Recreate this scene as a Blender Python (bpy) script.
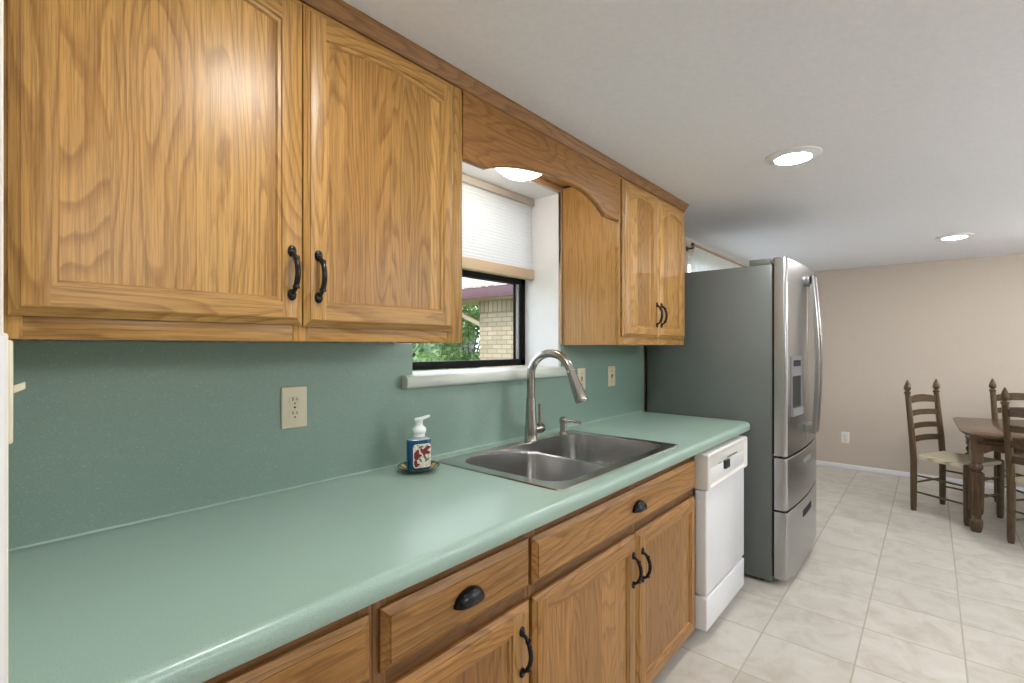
import bpy, bmesh, math, random
from mathutils import Vector, Matrix

for o in list(bpy.data.objects):
    bpy.data.objects.remove(o, do_unlink=True)
SC = bpy.context.scene
COL = SC.collection
PI = math.pi

# ------------------------------------------------------------------ camera
YAW = math.atan(418.5 / 484.0)          # angle between the view axis and +x
CAM_Y, CAM_Z = -1.45, 1.338
cd = bpy.data.cameras.new('camera')
cam = bpy.data.objects.new('camera', cd)
COL.objects.link(cam)
cam.location = (0.0, CAM_Y, CAM_Z)
cam.rotation_euler = (PI / 2, 0, YAW - PI / 2)
cd.sensor_fit = 'HORIZONTAL'
cd.sensor_width = 36.0
cd.lens = 484.0 / 1024.0 * 36.0
cd.shift_y = (346.5 - 341.5) / 1024.0
cd.clip_start = 0.02
SC.camera = cam

# ------------------------------------------------------------------ world, exposure
SKY_STRENGTH = 1.8
LAMP = 84.0            # recessed lamp lenses
DOME = 6.0             # lamp over the sink
FILL_GLOBE = 20.0            # globes added out of view to brighten the ceiling
SC.view_settings.view_transform = 'Standard'
SC.view_settings.look = 'None'
SC.view_settings.gamma = 1.0
SC.view_settings.use_curve_mapping = False
SC.view_settings.exposure = 1.08
w = bpy.data.worlds.new('sky')
SC.world = w
w.use_nodes = True
bg = w.node_tree.nodes['Background']
bg.inputs[0].default_value = (0.86, 0.93, 1.0, 1)
bg.inputs[1].default_value = SKY_STRENGTH
sd = bpy.data.lights.new('sun', 'SUN')
sd.energy = 0.9
sd.angle = 0.02
sd.color = (1.0, 0.95, 0.88)
sun = bpy.data.objects.new('sun', sd)
COL.objects.link(sun)
sun.rotation_euler = Vector((0.70, 0.02, -0.72)).to_track_quat('-Z', 'Y').to_euler()


# ------------------------------------------------------------------ materials
class NT:
    def __init__(self, name):
        self.m = bpy.data.materials.new(name)
        self.m.use_nodes = True
        self.t = self.m.node_tree
        self.n = self.t.nodes
        self.b = self.n['Principled BSDF']

    def add(self, kind, **kw):
        n = self.n.new(kind)
        for k, v in kw.items():
            setattr(n, k, v)
        return n

    def link(self, a, b):
        self.t.links.new(a, b)

    def math(self, op, a, b=None, c=None):
        n = self.add('ShaderNodeMath', operation=op)
        for i, x in enumerate((a, b, c)):
            if x is None:
                continue
            if isinstance(x, (int, float)):
                n.inputs[i].default_value = x
            else:
                self.link(x, n.inputs[i])
        return n.outputs[0]

    def vmath(self, op, a, b):
        n = self.add('ShaderNodeVectorMath', operation=op)
        for i, x in enumerate((a, b)):
            if isinstance(x, (tuple, list)):
                n.inputs[i].default_value = x
            else:
                self.link(x, n.inputs[i])
        return n.outputs[0]

    def ramp(self, fac, stops, interp='LINEAR'):
        n = self.add('ShaderNodeValToRGB')
        n.color_ramp.interpolation = interp
        el = n.color_ramp.elements
        while len(el) < len(stops):
            el.new(0.5)
        for e, (p, col) in zip(el, stops):
            e.position = p
            e.color = (*col, 1) if len(col) == 3 else col
        self.link(fac, n.inputs[0])
        return n.outputs[0]

    def noise(self, vec, scale, detail=2.0, rough=0.5, dist=0.0):
        n = self.add('ShaderNodeTexNoise')
        n.inputs['Scale'].default_value = scale
        n.inputs['Detail'].default_value = detail
        n.inputs['Roughness'].default_value = rough
        n.inputs['Distortion'].default_value = dist
        self.link(vec, n.inputs['Vector'])
        return n.outputs[0]

    def mix(self, fac, a, b, blend='MIX'):
        n = self.add('ShaderNodeMix', data_type='RGBA', blend_type=blend)
        for i, x in ((0, fac), (6, a), (7, b)):
            if isinstance(x, (int, float)):
                n.inputs[i].default_value = x
            elif isinstance(x, (tuple, list)):
                n.inputs[i].default_value = (*x, 1)
            else:
                self.link(x, n.inputs[i])
        return n.outputs[2]

    def bump(self, h, strength=0.2, dist=0.002):
        n = self.add('ShaderNodeBump')
        n.inputs['Strength'].default_value = strength
        n.inputs['Distance'].default_value = dist
        self.link(h, n.inputs['Height'])
        self.link(n.outputs[0], self.b.inputs['Normal'])

    def obj(self):
        return self.add('ShaderNodeTexCoord').outputs['Object']

    def set(self, col=None, rough=None, metal=None, spec=None, **kw):
        b = self.b
        if col is not None:
            if isinstance(col, (tuple, list)):
                b.inputs['Base Color'].default_value = (*col, 1)
            else:
                self.link(col, b.inputs['Base Color'])
        if rough is not None:
            if isinstance(rough, (int, float)):
                b.inputs['Roughness'].default_value = rough
            else:
                self.link(rough, b.inputs['Roughness'])
        if metal is not None:
            b.inputs['Metallic'].default_value = metal
        if spec is not None:
            b.inputs['Specular IOR Level'].default_value = spec
        for k, v in kw.items():
            b.inputs[k].default_value = v


def plain(name, col, rough=0.5, metal=0.0, var=0.06, scale=12.0, **kw):
    k = NT(name)
    v = k.noise(k.obj(), scale, 3)
    c = k.mix(1.0, col, k.ramp(v, [(0.3, (1 - var,) * 3), (0.7, (1 + var * 0,) * 3)]), 'MULTIPLY')
    k.set(c, rough, metal, **kw)
    return k.m


def oak(name, axis, light, dark, boards=0.0, seed=0.0, contrast=1.0, rough=0.36, rings=30.0):
    """Plain-sawn oak, grain along `axis` (0 x, 1 y, 2 z)."""
    k = NT(name)
    co = k.obj()
    rnd = k.add('ShaderNodeObjectInfo').outputs['Random']
    off = k.math('MULTIPLY', rnd, 13.7)
    comb = k.add('ShaderNodeCombineXYZ')
    for i in range(3):
        k.link(off, comb.inputs[i])
    co = k.vmath('ADD', co, comb.outputs[0])
    co = k.vmath('ADD', co, (seed, seed * 1.7, seed * 0.6))
    tone = None
    if boards:
        sep = k.add('ShaderNodeSeparateXYZ')
        k.link(co, sep.inputs[0])
        across = sep.outputs[0 if axis == 2 else 2]
        bi = k.math('FLOOR', k.math('DIVIDE', across, boards))
        wn = k.add('ShaderNodeTexWhiteNoise', noise_dimensions='1D')
        k.link(bi, wn.inputs['W'])
        tone = wn.outputs['Value']
        sh = k.math('MULTIPLY', tone, 7.0)
        cb = k.add('ShaderNodeCombineXYZ')
        k.link(sh, cb.inputs[0]); k.link(sh, cb.inputs[1]); k.link(sh, cb.inputs[2])
        co = k.vmath('ADD', co, cb.outputs[0])
    sc = [1.0, 1.0, 1.0]
    sc[axis] = 0.13
    long_ = k.vmath('MULTIPLY', co, tuple(sc))
    n1 = k.noise(long_, 5.5, 2.0, 0.45, 0.15)
    wob = k.noise(k.vmath('MULTIPLY', co, tuple(0.35 if i == axis else 1.0 for i in range(3))), 38.0, 2.0, 0.5)
    ring = k.math('FRACT', k.math('ADD', k.math('MULTIPLY', n1, rings), k.math('MULTIPLY', wob, 0.55)))
    ringc = k.ramp(ring, [(0.0, (1, 1, 1)), (0.50, (0.85, 0.85, 0.85)), (0.74, (0.25, 0.25, 0.25)), (0.86, (0.0, 0.0, 0.0)), (0.93, (0.35, 0.35, 0.35)), (1.0, (1, 1, 1))])
    sc2 = [1.0, 1.0, 1.0]
    sc2[axis] = 0.025
    pore = k.noise(k.vmath('MULTIPLY', co, tuple(sc2)), 420.0, 2.0, 0.6)
    porec = k.ramp(pore, [(0.38, (0.66,) * 3), (0.54, (1.0,) * 3)])
    sc3 = [1.0, 1.0, 1.0]
    sc3[axis] = 0.012
    fine = k.noise(k.vmath('MULTIPLY', co, tuple(sc3)), 150.0, 2.0, 0.6)
    finec = k.ramp(fine, [(0.36, (0.83,) * 3), (0.60, (1.04,) * 3)])
    big = k.noise(long_, 2.2, 1.0)
    bigc = k.ramp(big, [(0.3, (0.88,) * 3), (0.7, (1.06,) * 3)])
    fac = k.math('MULTIPLY', k.math('SUBTRACT', 1.0, ringc), 0.70 * contrast)
    col = k.mix(fac, light, dark)
    col = k.mix(0.8 * contrast if contrast < 1.2 else 0.95, col, porec, 'MULTIPLY')
    col = k.mix(1.0, col, bigc, 'MULTIPLY')
    col = k.mix(1.0, col, finec, 'MULTIPLY')
    if tone is not None:
        col = k.mix(1.0, col, k.ramp(tone, [(0.0, (0.76, 0.70, 0.63)), (0.5, (0.97, 0.95, 0.92)), (1.0, (1.14, 1.17, 1.20))]), 'MULTIPLY')
    k.set(col, rough, 0.0, 0.28)
    k.b.inputs['Coat Weight'].default_value = 0.10
    k.b.inputs['Coat Roughness'].default_value = 0.28
    k.bump(pore, 0.06, 0.0006)
    return k.m


OAK_L, OAK_D = (0.470, 0.262, 0.078), (0.262, 0.124, 0.032)
M = {}
M['oak_v'] = oak('oak_vertical', 2, OAK_L, OAK_D)
M['oak_h'] = oak('oak_horizontal', 0, OAK_L, OAK_D, seed=3.1)
M['oak_panel'] = oak('oak_panel', 2, OAK_L, OAK_D, boards=0.135, seed=1.3)
M['oak_side'] = oak('oak_veneer_side', 2, (0.50, 0.270, 0.084), (0.33, 0.165, 0.048), seed=5.0, contrast=0.7)
M['oak_y'] = oak('oak_depthwise', 1, OAK_L, OAK_D, seed=2.0)
M['oak_valance_shaded'] = oak('oak_valance_shaded', 0, (0.35, 0.165, 0.048), (0.21, 0.090, 0.024), seed=7.3, rings=30)  # oak tone lowered to paint in the valance's shading
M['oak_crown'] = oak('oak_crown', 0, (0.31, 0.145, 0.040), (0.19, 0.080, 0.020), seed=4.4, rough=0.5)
M['oak_base_v'] = oak('base_oak_vertical', 2, (0.44, 0.226, 0.066), (0.24, 0.106, 0.027), seed=8.0)
M['oak_base_h'] = oak('base_oak_horizontal', 0, (0.43, 0.216, 0.062), (0.235, 0.100, 0.025), seed=9.7, rings=20)
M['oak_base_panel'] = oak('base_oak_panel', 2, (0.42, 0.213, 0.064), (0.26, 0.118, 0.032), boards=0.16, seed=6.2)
M['oak_base_stile_shaded'] = oak('base_oak_stile_shaded', 2, (0.24, 0.112, 0.036), (0.14, 0.058, 0.017), seed=3.6)  # base oak darkened to paint shade between the drawer fronts
M['oak_base_frame_shaded'] = oak('base_oak_frame_shaded', 0, (0.20, 0.092, 0.030), (0.12, 0.050, 0.015), seed=2.6)  # shade under the counter painted into rails and toe board

k = NT('paint_ceiling')
n_ = k.noise(k.obj(), 60, 4)
k.set(k.ramp(n_, [(0.3, (0.775, 0.785, 0.835)), (0.7, (0.815, 0.825, 0.875))]), 0.85)
k.bump(n_, 0.12, 0.002)
M['ceiling'] = k.m
k = NT('paint_beige')
n_ = k.noise(k.obj(), 70, 3)
k.set(k.ramp(n_, [(0.3, (0.525, 0.455, 0.385)), (0.7, (0.55, 0.478, 0.405))]), 0.8)
k.bump(n_, 0.1, 0.002)
M['beige'] = k.m
M['white_paint'] = plain('white_paint', (0.80, 0.81, 0.83), 0.6, var=0.03)
M['cream_paint'] = plain('cream_paint', (0.76, 0.73, 0.66), 0.6, var=0.03)
M['base_white'] = plain('baseboard_white', (0.85, 0.86, 0.89), 0.45, var=0.03)


def laminate(name, lo, hi, rough):
    k = NT(name)
    co = k.obj()
    a = k.noise(co, 620, 2, 0.6)
    b = k.noise(co, 240, 2, 0.6)
    col = k.ramp(a, [(0.36, lo), (0.52, hi)])
    col = k.mix(k.ramp(b, [(0.62, (0, 0, 0)), (0.70, (0.35,) * 3)]), col, (0.45, 0.55, 0.50))
    k.set(col, rough, 0, 0.5)
    return k.m


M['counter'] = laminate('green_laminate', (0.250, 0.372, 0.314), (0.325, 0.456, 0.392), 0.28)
M['splash_shaded'] = laminate('shaded_backsplash_laminate', (0.182, 0.282, 0.236), (0.236, 0.346, 0.294), 0.32)  # counter laminate again, with the wall cabinets' shade painted in as darker green
M['sill'] = laminate('pale_green_sill', (0.50, 0.57, 0.52), (0.58, 0.64, 0.59), 0.35)

# floor tiles: 35 cm squares laid on the room's axes
TX, TY, TP = 2.1250, -0.8550, 0.3537
k = NT('beige_tile')
co = k.obj()
sep = k.add('ShaderNodeSeparateXYZ'); k.link(co, sep.inputs[0])
u = k.math('DIVIDE', k.math('SUBTRACT', sep.outputs[0], TX), TP)
v = k.math('DIVIDE', k.math('SUBTRACT', sep.outputs[1], TY), TP)
def edge(t):
    f = k.math('FRACT', k.math('ADD', t, 100.0))
    d = k.math('MINIMUM', f, k.math('SUBTRACT', 1.0, f))
    return d
de = k.math('MINIMUM', edge(u), edge(v))
grout = k.ramp(de, [(0.0070, (1, 1, 1)), (0.0105, (0, 0, 0))])
cell = k.add('ShaderNodeCombineXYZ')
k.link(k.math('FLOOR', u), cell.inputs[0]); k.link(k.math('FLOOR', v), cell.inputs[1])
wn = k.add('ShaderNodeTexWhiteNoise', noise_dimensions='3D'); k.link(cell.outputs[0], wn.inputs['Vector'])
shift = k.vmath('MULTIPLY', wn.outputs['Color'], (5, 5, 5))
mott = k.noise(k.vmath('ADD', co, shift), 7.0, 5, 0.62, 0.8)
col = k.ramp(mott, [(0.30, (0.50, 0.465, 0.40)), (0.52, (0.61, 0.58, 0.52)), (0.72, (0.66, 0.635, 0.585))])
col = k.mix(1.0, col, k.ramp(wn.outputs['Value'], [(0, (0.94, 0.935, 0.93)), (1, (1.03, 1.03, 1.03))]), 'MULTIPLY')
col = k.mix(grout, col, (0.44, 0.405, 0.345))
k.set(col, k.ramp(grout, [(0, (0.30,) * 3), (1, (0.8,) * 3)]), 0, 0.45)
k.bump(k.math('SUBTRACT', 1.0, grout), 0.35, 0.002)
M['tile'] = k.m


def brushed(name, col, rough, axis, amt=0.25):
    k = NT(name)
    s = [1.0, 1.0, 1.0]
    s[axis] = 0.012
    n = k.noise(k.vmath('MULTIPLY', k.obj(), tuple(s)), 700, 2)
    k.set(k.mix(1.0, col, k.ramp(n, [(0.3, (0.9,) * 3), (0.7, (1.0,) * 3)]), 'MULTIPLY'),
          k.ramp(n, [(0.25, (rough * (1 - amt),) * 3), (0.75, (rough * (1 + amt),) * 3)]), 1.0)
    return k.m


M['steel_door'] = plain('brushed_stainless_door', (0.44, 0.445, 0.45), 0.27, 1.0, var=0.03, scale=3)
M['steel_handle'] = plain('stainless_handle', (0.40, 0.40, 0.40), 0.30, 1.0, var=0.03, scale=3)
M['steel_sink'] = plain('stainless_sink', (0.58, 0.575, 0.565), 0.22, 1.0, var=0.05, scale=5)
M['nickel'] = plain('brushed_nickel', (0.42, 0.40, 0.37), 0.22, 1.0, var=0.04, scale=6)
M['chrome'] = plain('chrome', (0.72, 0.72, 0.72), 0.12, 1.0)
M['fridge_side'] = plain('charcoal_painted_steel', (0.130, 0.148, 0.140), 0.36, 0.0, var=0.05)
M['dark_gasket'] = plain('dark_gasket', (0.022, 0.022, 0.024), 0.75, spec=0.15)
M['grey_plastic'] = plain('grey_plastic', (0.20, 0.205, 0.21), 0.35)
M['recess_dark'] = plain('dispenser_recess_dark', (0.05, 0.047, 0.043), 0.8, spec=0.1)
M['panel_grey'] = plain('dispenser_panel_grey', (0.22, 0.225, 0.23), 0.5, spec=0.2)
M['black_metal'] = plain('oil_rubbed_black_metal', (0.012, 0.012, 0.014), 0.26, 0.4)
M['black_frame'] = plain('black_anodised_frame', (0.003, 0.003, 0.004), 0.55, spec=0.15)
M['bead_grey'] = plain('grey_glazing_bead', (0.45, 0.46, 0.48), 0.5)
M['appliance_white'] = plain('appliance_white', (0.76, 0.77, 0.79), 0.28, var=0.02)
M['appliance_cream'] = plain('appliance_offwhite', (0.76, 0.75, 0.715), 0.32, var=0.02)
M['black_plastic'] = plain('black_plastic', (0.02, 0.02, 0.022), 0.3)
M['ivory'] = plain('ivory_plastic', (0.66, 0.61, 0.45), 0.35, var=0.02)
M['white_plate'] = plain('white_plate', (0.78, 0.76, 0.72), 0.4, var=0.02)
M['slot'] = plain('dark_slot', (0.02, 0.018, 0.015), 0.6)
M['rail_wood'] = plain('pale_rail', (0.56, 0.44, 0.30), 0.5)
M['head_rail'] = plain('taupe_headrail', (0.45, 0.40, 0.34), 0.5)
M['rod'] = plain('bronze_rod', (0.09, 0.05, 0.03), 0.4, 0.3)
M['rod_rail'] = plain('brown_rod', (0.30, 0.19, 0.13), 0.5)
M['casing'] = plain('tan_casing', (0.62, 0.46, 0.30), 0.55)


def cloth(name, col, tr, rough=0.9):
    k = NT(name)
    k.set(col, rough)
    t = k.add('ShaderNodeBsdfTranslucent')
    t.inputs[0].default_value = (*col, 1)
    mx = k.add('ShaderNodeMixShader')
    mx.inputs[0].default_value = tr
    k.link(k.b.outputs[0], mx.inputs[1]); k.link(t.outputs[0], mx.inputs[2])
    k.link(mx.outputs[0], k.n['Material Output'].inputs[0])
    return k.m


M['shade'] = cloth('cellular_shade_fabric', (0.86, 0.87, 0.89), 0.5)
M['sheer'] = cloth('sheer_curtain', (0.94, 0.94, 0.96), 0.85)


def emit(name, col, s):
    k = NT(name)
    k.set(col, 0.4)
    k.b.inputs['Emission Color'].default_value = (*col, 1)
    k.b.inputs['Emission Strength'].default_value = s
    return k.m


M['lamp'] = emit('lamp_lens', (1.0, 0.98, 0.95), LAMP)
M['globe'] = emit('fill_globe_glow', (1.0, 0.985, 0.97), FILL_GLOBE)  # glow of the added fill globes
M['dome'] = emit('dome_diffuser', (1.0, 0.93, 0.82), DOME)

k = NT('window_glass')
for nn in list(k.n):
    if nn.type != 'OUTPUT_MATERIAL':
        k.n.remove(nn)
tr = k.add('ShaderNodeBsdfTransparent'); tr.inputs[0].default_value = (0.93, 0.95, 0.95, 1)
gl = k.add('ShaderNodeBsdfGlossy'); gl.inputs['Roughness'].default_value = 0.02
fr = k.add('ShaderNodeFresnel'); fr.inputs[0].default_value = 1.45
mx = k.add('ShaderNodeMixShader')
ge = k.add('ShaderNodeNewGeometry')
k.link(k.math('MULTIPLY', fr.outputs[0], k.math('SUBTRACT', 1.0, ge.outputs['Backfacing'])), mx.inputs[0]); k.link(tr.outputs[0], mx.inputs[1]); k.link(gl.outputs[0], mx.inputs[2])
k.link(mx.outputs[0], k.n['Material Output'].inputs[0])
M['glass'] = k.m

# soap bottle
k = NT('blue_soap'); k.set((0.002, 0.075, 0.175), 0.12, 0, 0.5, **{'Transmission Weight': 0.15}); M['blue_soap'] = k.m
k = NT('clear_plastic'); k.set((0.75, 0.85, 0.85), 0.15, 0, 0.5, **{'Transmission Weight': 0.6}); M['clear_plastic'] = k.m
k = NT('pump_white'); k.set((0.80, 0.86, 0.88), 0.3, 0, 0.5, **{'Subsurface Weight': 0.15}); M['pump'] = k.m
k = NT('bottle_label')
co = k.obj()
vo = k.add('ShaderNodeTexVoronoi'); vo.inputs['Scale'].default_value = 95
k.link(co, vo.inputs['Vector'])
squig = k.ramp(k.noise(co, 75, 1, 0.5, 1.6), [(0.45, (0.74, 0.71, 0.64)), (0.5, (0.06, 0.05, 0.05)), (0.55, (0.74, 0.71, 0.64))])
k.set(squig, 0.5)
M['label'] = k.m
M['petal'] = plain('red_petal_print', (0.22, 0.012, 0.018), 0.5, var=0.5, scale=160)
M['leaf_print'] = plain('green_leaf_print', (0.07, 0.18, 0.06), 0.5)
k = NT('glazed_dish')
co = k.obj()
sep = k.add('ShaderNodeSeparateXYZ'); k.link(co, sep.inputs[0])
ang = k.math('ARCTAN2', sep.outputs[1], sep.outputs[0])
wv = k.math('SINE', k.math('MULTIPLY', ang, 12.0))
rad = k.math('SQRT', k.math('ADD', k.math('POWER', sep.outputs[0], 2.0), k.math('POWER', sep.outputs[1], 2.0)))
inner = k.ramp(rad, [(0.040, (0.35, 0.30, 0.14)), (0.058, (0.55, 0.40, 0.18)), (0.063, (0.55, 0.40, 0.18)), (0.0675, (0.02, 0.045, 0.09))])
pat = k.mix(k.ramp(wv, [(0.3, (0, 0, 0)), (0.6, (1, 1, 1))]), inner, (0.04, 0.12, 0.06))
under = k.ramp(sep.outputs[2], [(0.003, (0.035, 0.11, 0.06)), (0.006, (0.035, 0.11, 0.06))])
geo = k.add('ShaderNodeNewGeometry')
sn = k.add('ShaderNodeSeparateXYZ'); k.link(geo.outputs['Normal'], sn.inputs[0])
k.set(k.mix(k.ramp(sn.outputs[2], [(0.0, (0, 0, 0)), (0.1, (1, 1, 1))]), under, pat), 0.12)
M['dish'] = k.m

M['chair_wood'] = oak('dark_chair_wood', 2, (0.125, 0.080, 0.042), (0.072, 0.045, 0.023), seed=3.3, rough=0.28)
M['chair_wood_h'] = oak('dark_chair_slat_wood', 0, (0.115, 0.074, 0.041), (0.066, 0.041, 0.022), seed=1.9, rough=0.25)
M['table_wood'] = oak('dark_table_wood', 2, (0.122, 0.072, 0.040), (0.068, 0.040, 0.022), seed=6.3, rough=0.25)
M['table_top'] = oak('dark_table_top_wood', 1, (0.140, 0.080, 0.048), (0.092, 0.052, 0.030), boards=0, seed=2.3, rough=0.22)
k = NT('woven_rush')
co = k.obj()
wv = k.add('ShaderNodeTexWave', wave_type='BANDS', bands_direction='X')
wv.inputs['Scale'].default_value = 28; wv.inputs['Distortion'].default_value = 0.6
k.link(co, wv.inputs['Vector'])
k.set(k.ramp(wv.outputs[0], [(0, (0.40, 0.33, 0.21)), (0.6, (0.66, 0.59, 0.43))]), 0.75)
k.bump(wv.outputs[0], 0.5, 0.004)
M['rush'] = k.m

# outdoors
k = NT('cream_brick')
co = k.obj()
br = k.add('ShaderNodeTexBrick')
br.inputs['Color1'].default_value = (0.46, 0.375, 0.265, 1)
br.inputs['Color2'].default_value = (0.31, 0.23, 0.15, 1)
br.inputs['Mortar'].default_value = (0.25, 0.205, 0.155, 1)
br.inputs['Scale'].default_value = 1.0
br.inputs['Mortar Size'].default_value = 0.008
br.inputs['Brick Width'].default_value = 0.205
br.inputs['Row Height'].default_value = 0.071
br.inputs['Bias'].default_value = -0.35
sw = k.add('ShaderNodeSeparateXYZ'); k.link(co, sw.inputs[0])
cw = k.add('ShaderNodeCombineXYZ'); k.link(sw.outputs[1], cw.inputs[0]); k.link(sw.outputs[2], cw.inputs[1])
k.link(cw.outputs[0], br.inputs['Vector'])
k.set(br.outputs[0], 0.9)
M['brick'] = k.m
k = NT('soldier_brick')
co = k.obj()
br = k.add('ShaderNodeTexBrick')
br.inputs['Color1'].default_value = (0.46, 0.36, 0.24, 1)
br.inputs['Color2'].default_value = (0.30, 0.22, 0.15, 1)
br.inputs['Mortar'].default_value = (0.17, 0.135, 0.10, 1)
br.inputs['Scale'].default_value = 1.0
br.inputs['Mortar Size'].default_value = 0.009
br.inputs['Brick Width'].default_value = 0.5
br.inputs['Row Height'].default_value = 0.095
br.offset = 0.0
sw = k.add('ShaderNodeSeparateXYZ'); k.link(co, sw.inputs[0])
cw = k.add('ShaderNodeCombineXYZ'); k.link(sw.outputs[2], cw.inputs[0]); k.link(sw.outputs[1], cw.inputs[1])
k.link(cw.outputs[0], br.inputs['Vector'])
k.set(br.outputs[0], 0.9)
M['soldier'] = k.m
M['fascia'] = plain('plum_fascia', (0.115, 0.050, 0.064), 0.5)
M['tan_trim'] = plain('tan_trim', (0.55, 0.44, 0.30), 0.6)
M['roof'] = plain('pale_shingles', (0.50, 0.40, 0.34), 0.9, var=0.15, scale=30)
M['bark'] = plain('bark', (0.10, 0.075, 0.05), 0.9, var=0.3)
M['fence'] = plain('grey_fence', (0.17, 0.18, 0.21), 0.85, var=0.3)
k = NT('lawn'); k.set(k.ramp(k.noise(k.obj(), 6, 5), [(0.3, (0.07, 0.11, 0.04)), (0.7, (0.20, 0.20, 0.12))]), 0.95); M['lawn'] = k.m


def leafmat(name, a, b):
    k = NT(name)
    col = k.ramp(k.noise(k.obj(), 9, 3), [(0.3, a), (0.7, b)])
    k.set(col, 0.55)
    t = k.add('ShaderNodeBsdfTranslucent'); k.link(col, t.inputs[0])
    mx = k.add('ShaderNodeMixShader'); mx.inputs[0].default_value = 0.35
    k.link(k.b.outputs[0], mx.inputs[1]); k.link(t.outputs[0], mx.inputs[2])
    k.link(mx.outputs[0], k.n['Material Output'].inputs[0])
    return k.m


M['leaf'] = leafmat('green_leaves', (0.07, 0.16, 0.04), (0.24, 0.38, 0.13))
M['leaf_dark'] = leafmat('dark_leaves', (0.035, 0.10, 0.03), (0.16, 0.28, 0.09))


# ------------------------------------------------------------------ mesh helpers
class MB:
    """Collects shapes for ONE mesh object; coordinates are local to `o`."""
    def __init__(self, o=(0, 0, 0)):
        self.bm = bmesh.new()
        self.mats = []
        self.o = Vector(o)

    def mi(self, m):
        if m not in self.mats:
            self.mats.append(m)
        return self.mats.index(m)

    def v(self, p):
        return self.bm.verts.new(Vector(p) - self.o)

    def face(self, pts, m):
        f = self.bm.faces.new([self.v(p) for p in pts])
        f.material_index = self.mi(m)
        return f

    def box(self, a, b, m, bev=0.0, seg=2):
        x0, x1 = sorted((a[0], b[0])); y0, y1 = sorted((a[1], b[1])); z0, z1 = sorted((a[2], b[2]))
        vs = [self.v((x, y, z)) for x in (x0, x1) for y in (y0, y1) for z in (z0, z1)]
        idx = [(0, 1, 3, 2), (4, 6, 7, 5), (0, 4, 5, 1), (2, 3, 7, 6), (0, 2, 6, 4), (1, 5, 7, 3)]
        fs = [self.bm.faces.new([vs[i] for i in q]) for q in idx]
        for f in fs:
            f.material_index = self.mi(m)
        if bev > 0:
            es = list({e for f in fs for e in f.edges})
            bmesh.ops.bevel(self.bm, geom=es, offset=bev, segments=seg, affect='EDGES', profile=0.5)

    def prism(self, pts, axis, a, b, m, bev=0.0, cap=True, m2=None):
        """Polygon (2D pts in the other two axes, in xyz order) extruded along axis from a to b."""
        def P(p, t):
            q = list(p); q.insert(axis, t); return q
        A = [self.v(P(p, a)) for p in pts]
        B = [self.v(P(p, b)) for p in pts]
        n = len(pts)
        fs = []
        for i in range(n):
            j = (i + 1) % n
            f = self.bm.faces.new((A[i], A[j], B[j], B[i])); f.material_index = self.mi(m2 or m); fs.append(f)
        if cap:
            f1 = self.bm.faces.new(A[::-1]); f2 = self.bm.faces.new(B)
            f1.material_index = f2.material_index = self.mi(m)
            fs += [f1, f2]
            if bev:
                es = list(set(f1.edges) | set(f2.edges))
                bmesh.ops.bevel(self.bm, geom=es, offset=bev, segments=2, affect='EDGES', profile=0.5)

    def lathe(self, prof, c, m, seg=24, axis='z', mtx=None):
        """prof: list of (radius, height)."""
        rings = []
        for r, h in prof:
            ring = []
            if r < 1e-6:
                ring = [None]
            else:
                ring = [0] * seg
            pts = []
            for i in range(len(ring)):
                a = 2 * PI * i / seg
                q = Vector((r * math.cos(a), r * math.sin(a), h))
                if mtx is not None:
                    q = mtx @ q
                elif axis == 'x':
                    q = Vector((q.z, q.x, q.y))
                elif axis == 'y':
                    q = Vector((q.x, q.z, q.y))
                pts.append(self.v(Vector(c) + q))
            rings.append(pts)
        for a, b in zip(rings, rings[1:]):
            for i in range(seg):
                j = (i + 1) % seg
                if len(a) == 1 and len(b) == 1:
                    continue
                if len(a) == 1:
                    vs = (a[0], b[j], b[i])
                elif len(b) == 1:
                    vs = (a[i], a[j], b[0])
                else:
                    vs = (a[i], a[j], b[j], b[i])
                f = self.bm.faces.new(vs); f.material_index = self.mi(m)
        for ring, flip in ((rings[0], True), (rings[-1], False)):
            if len(ring) > 2:
                f = self.bm.faces.new(ring[::-1] if flip else ring); f.material_index = self.mi(m)

    def tube(self, pts, rad, m, seg=12, flat=None):
        """Tube along pts; rad is a number or a list; flat scales the second axis."""
        pts = [Vector(p) for p in pts]
        n = len(pts)
        if isinstance(rad, (int, float)):
            rad = [rad] * n
        t0 = (pts[1] - pts[0]).normalized()
        ref = Vector((0, 0, 1)) if abs(t0.z) < 0.9 else Vector((0, 1, 0))
        nrm = (ref - t0 * ref.dot(t0)).normalized()
        rings = []
        for i, p in enumerate(pts):
            t = (pts[min(i + 1, n - 1)] - pts[max(i - 1, 0)]).normalized()
            nrm = (nrm - t * nrm.dot(t)).normalized()
            bn = t.cross(nrm)
            s = flat if flat else 1.0
            rings.append([self.v(p + nrm * rad[i] * math.cos(2 * PI * q / seg) + bn * rad[i] * s * math.sin(2 * PI * q / seg)) for q in range(seg)])
        for a, b in zip(rings, rings[1:]):
            for i in range(seg):
                j = (i + 1) % seg
                f = self.bm.faces.new((a[i], a[j], b[j], b[i])); f.material_index = self.mi(m)
        for ring, fl in ((rings[0], True), (rings[-1], False)):
            f = self.bm.faces.new(ring[::-1] if fl else ring); f.material_index = self.mi(m)

    def loft(self, loops, m, cap0=False, cap1=False):
        vs = [[self.v(p) for p in L] for L in loops]
        n = len(vs[0])
        for a, b in zip(vs, vs[1:]):
            for i in range(n):
                j = (i + 1) % n
                f = self.bm.faces.new((a[i], a[j], b[j], b[i])); f.material_index = self.mi(m)
        if cap0:
            self.bm.faces.new(vs[0][::-1]).material_index = self.mi(m)
        if cap1:
            self.bm.faces.new(vs[-1]).material_index = self.mi(m)

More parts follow.
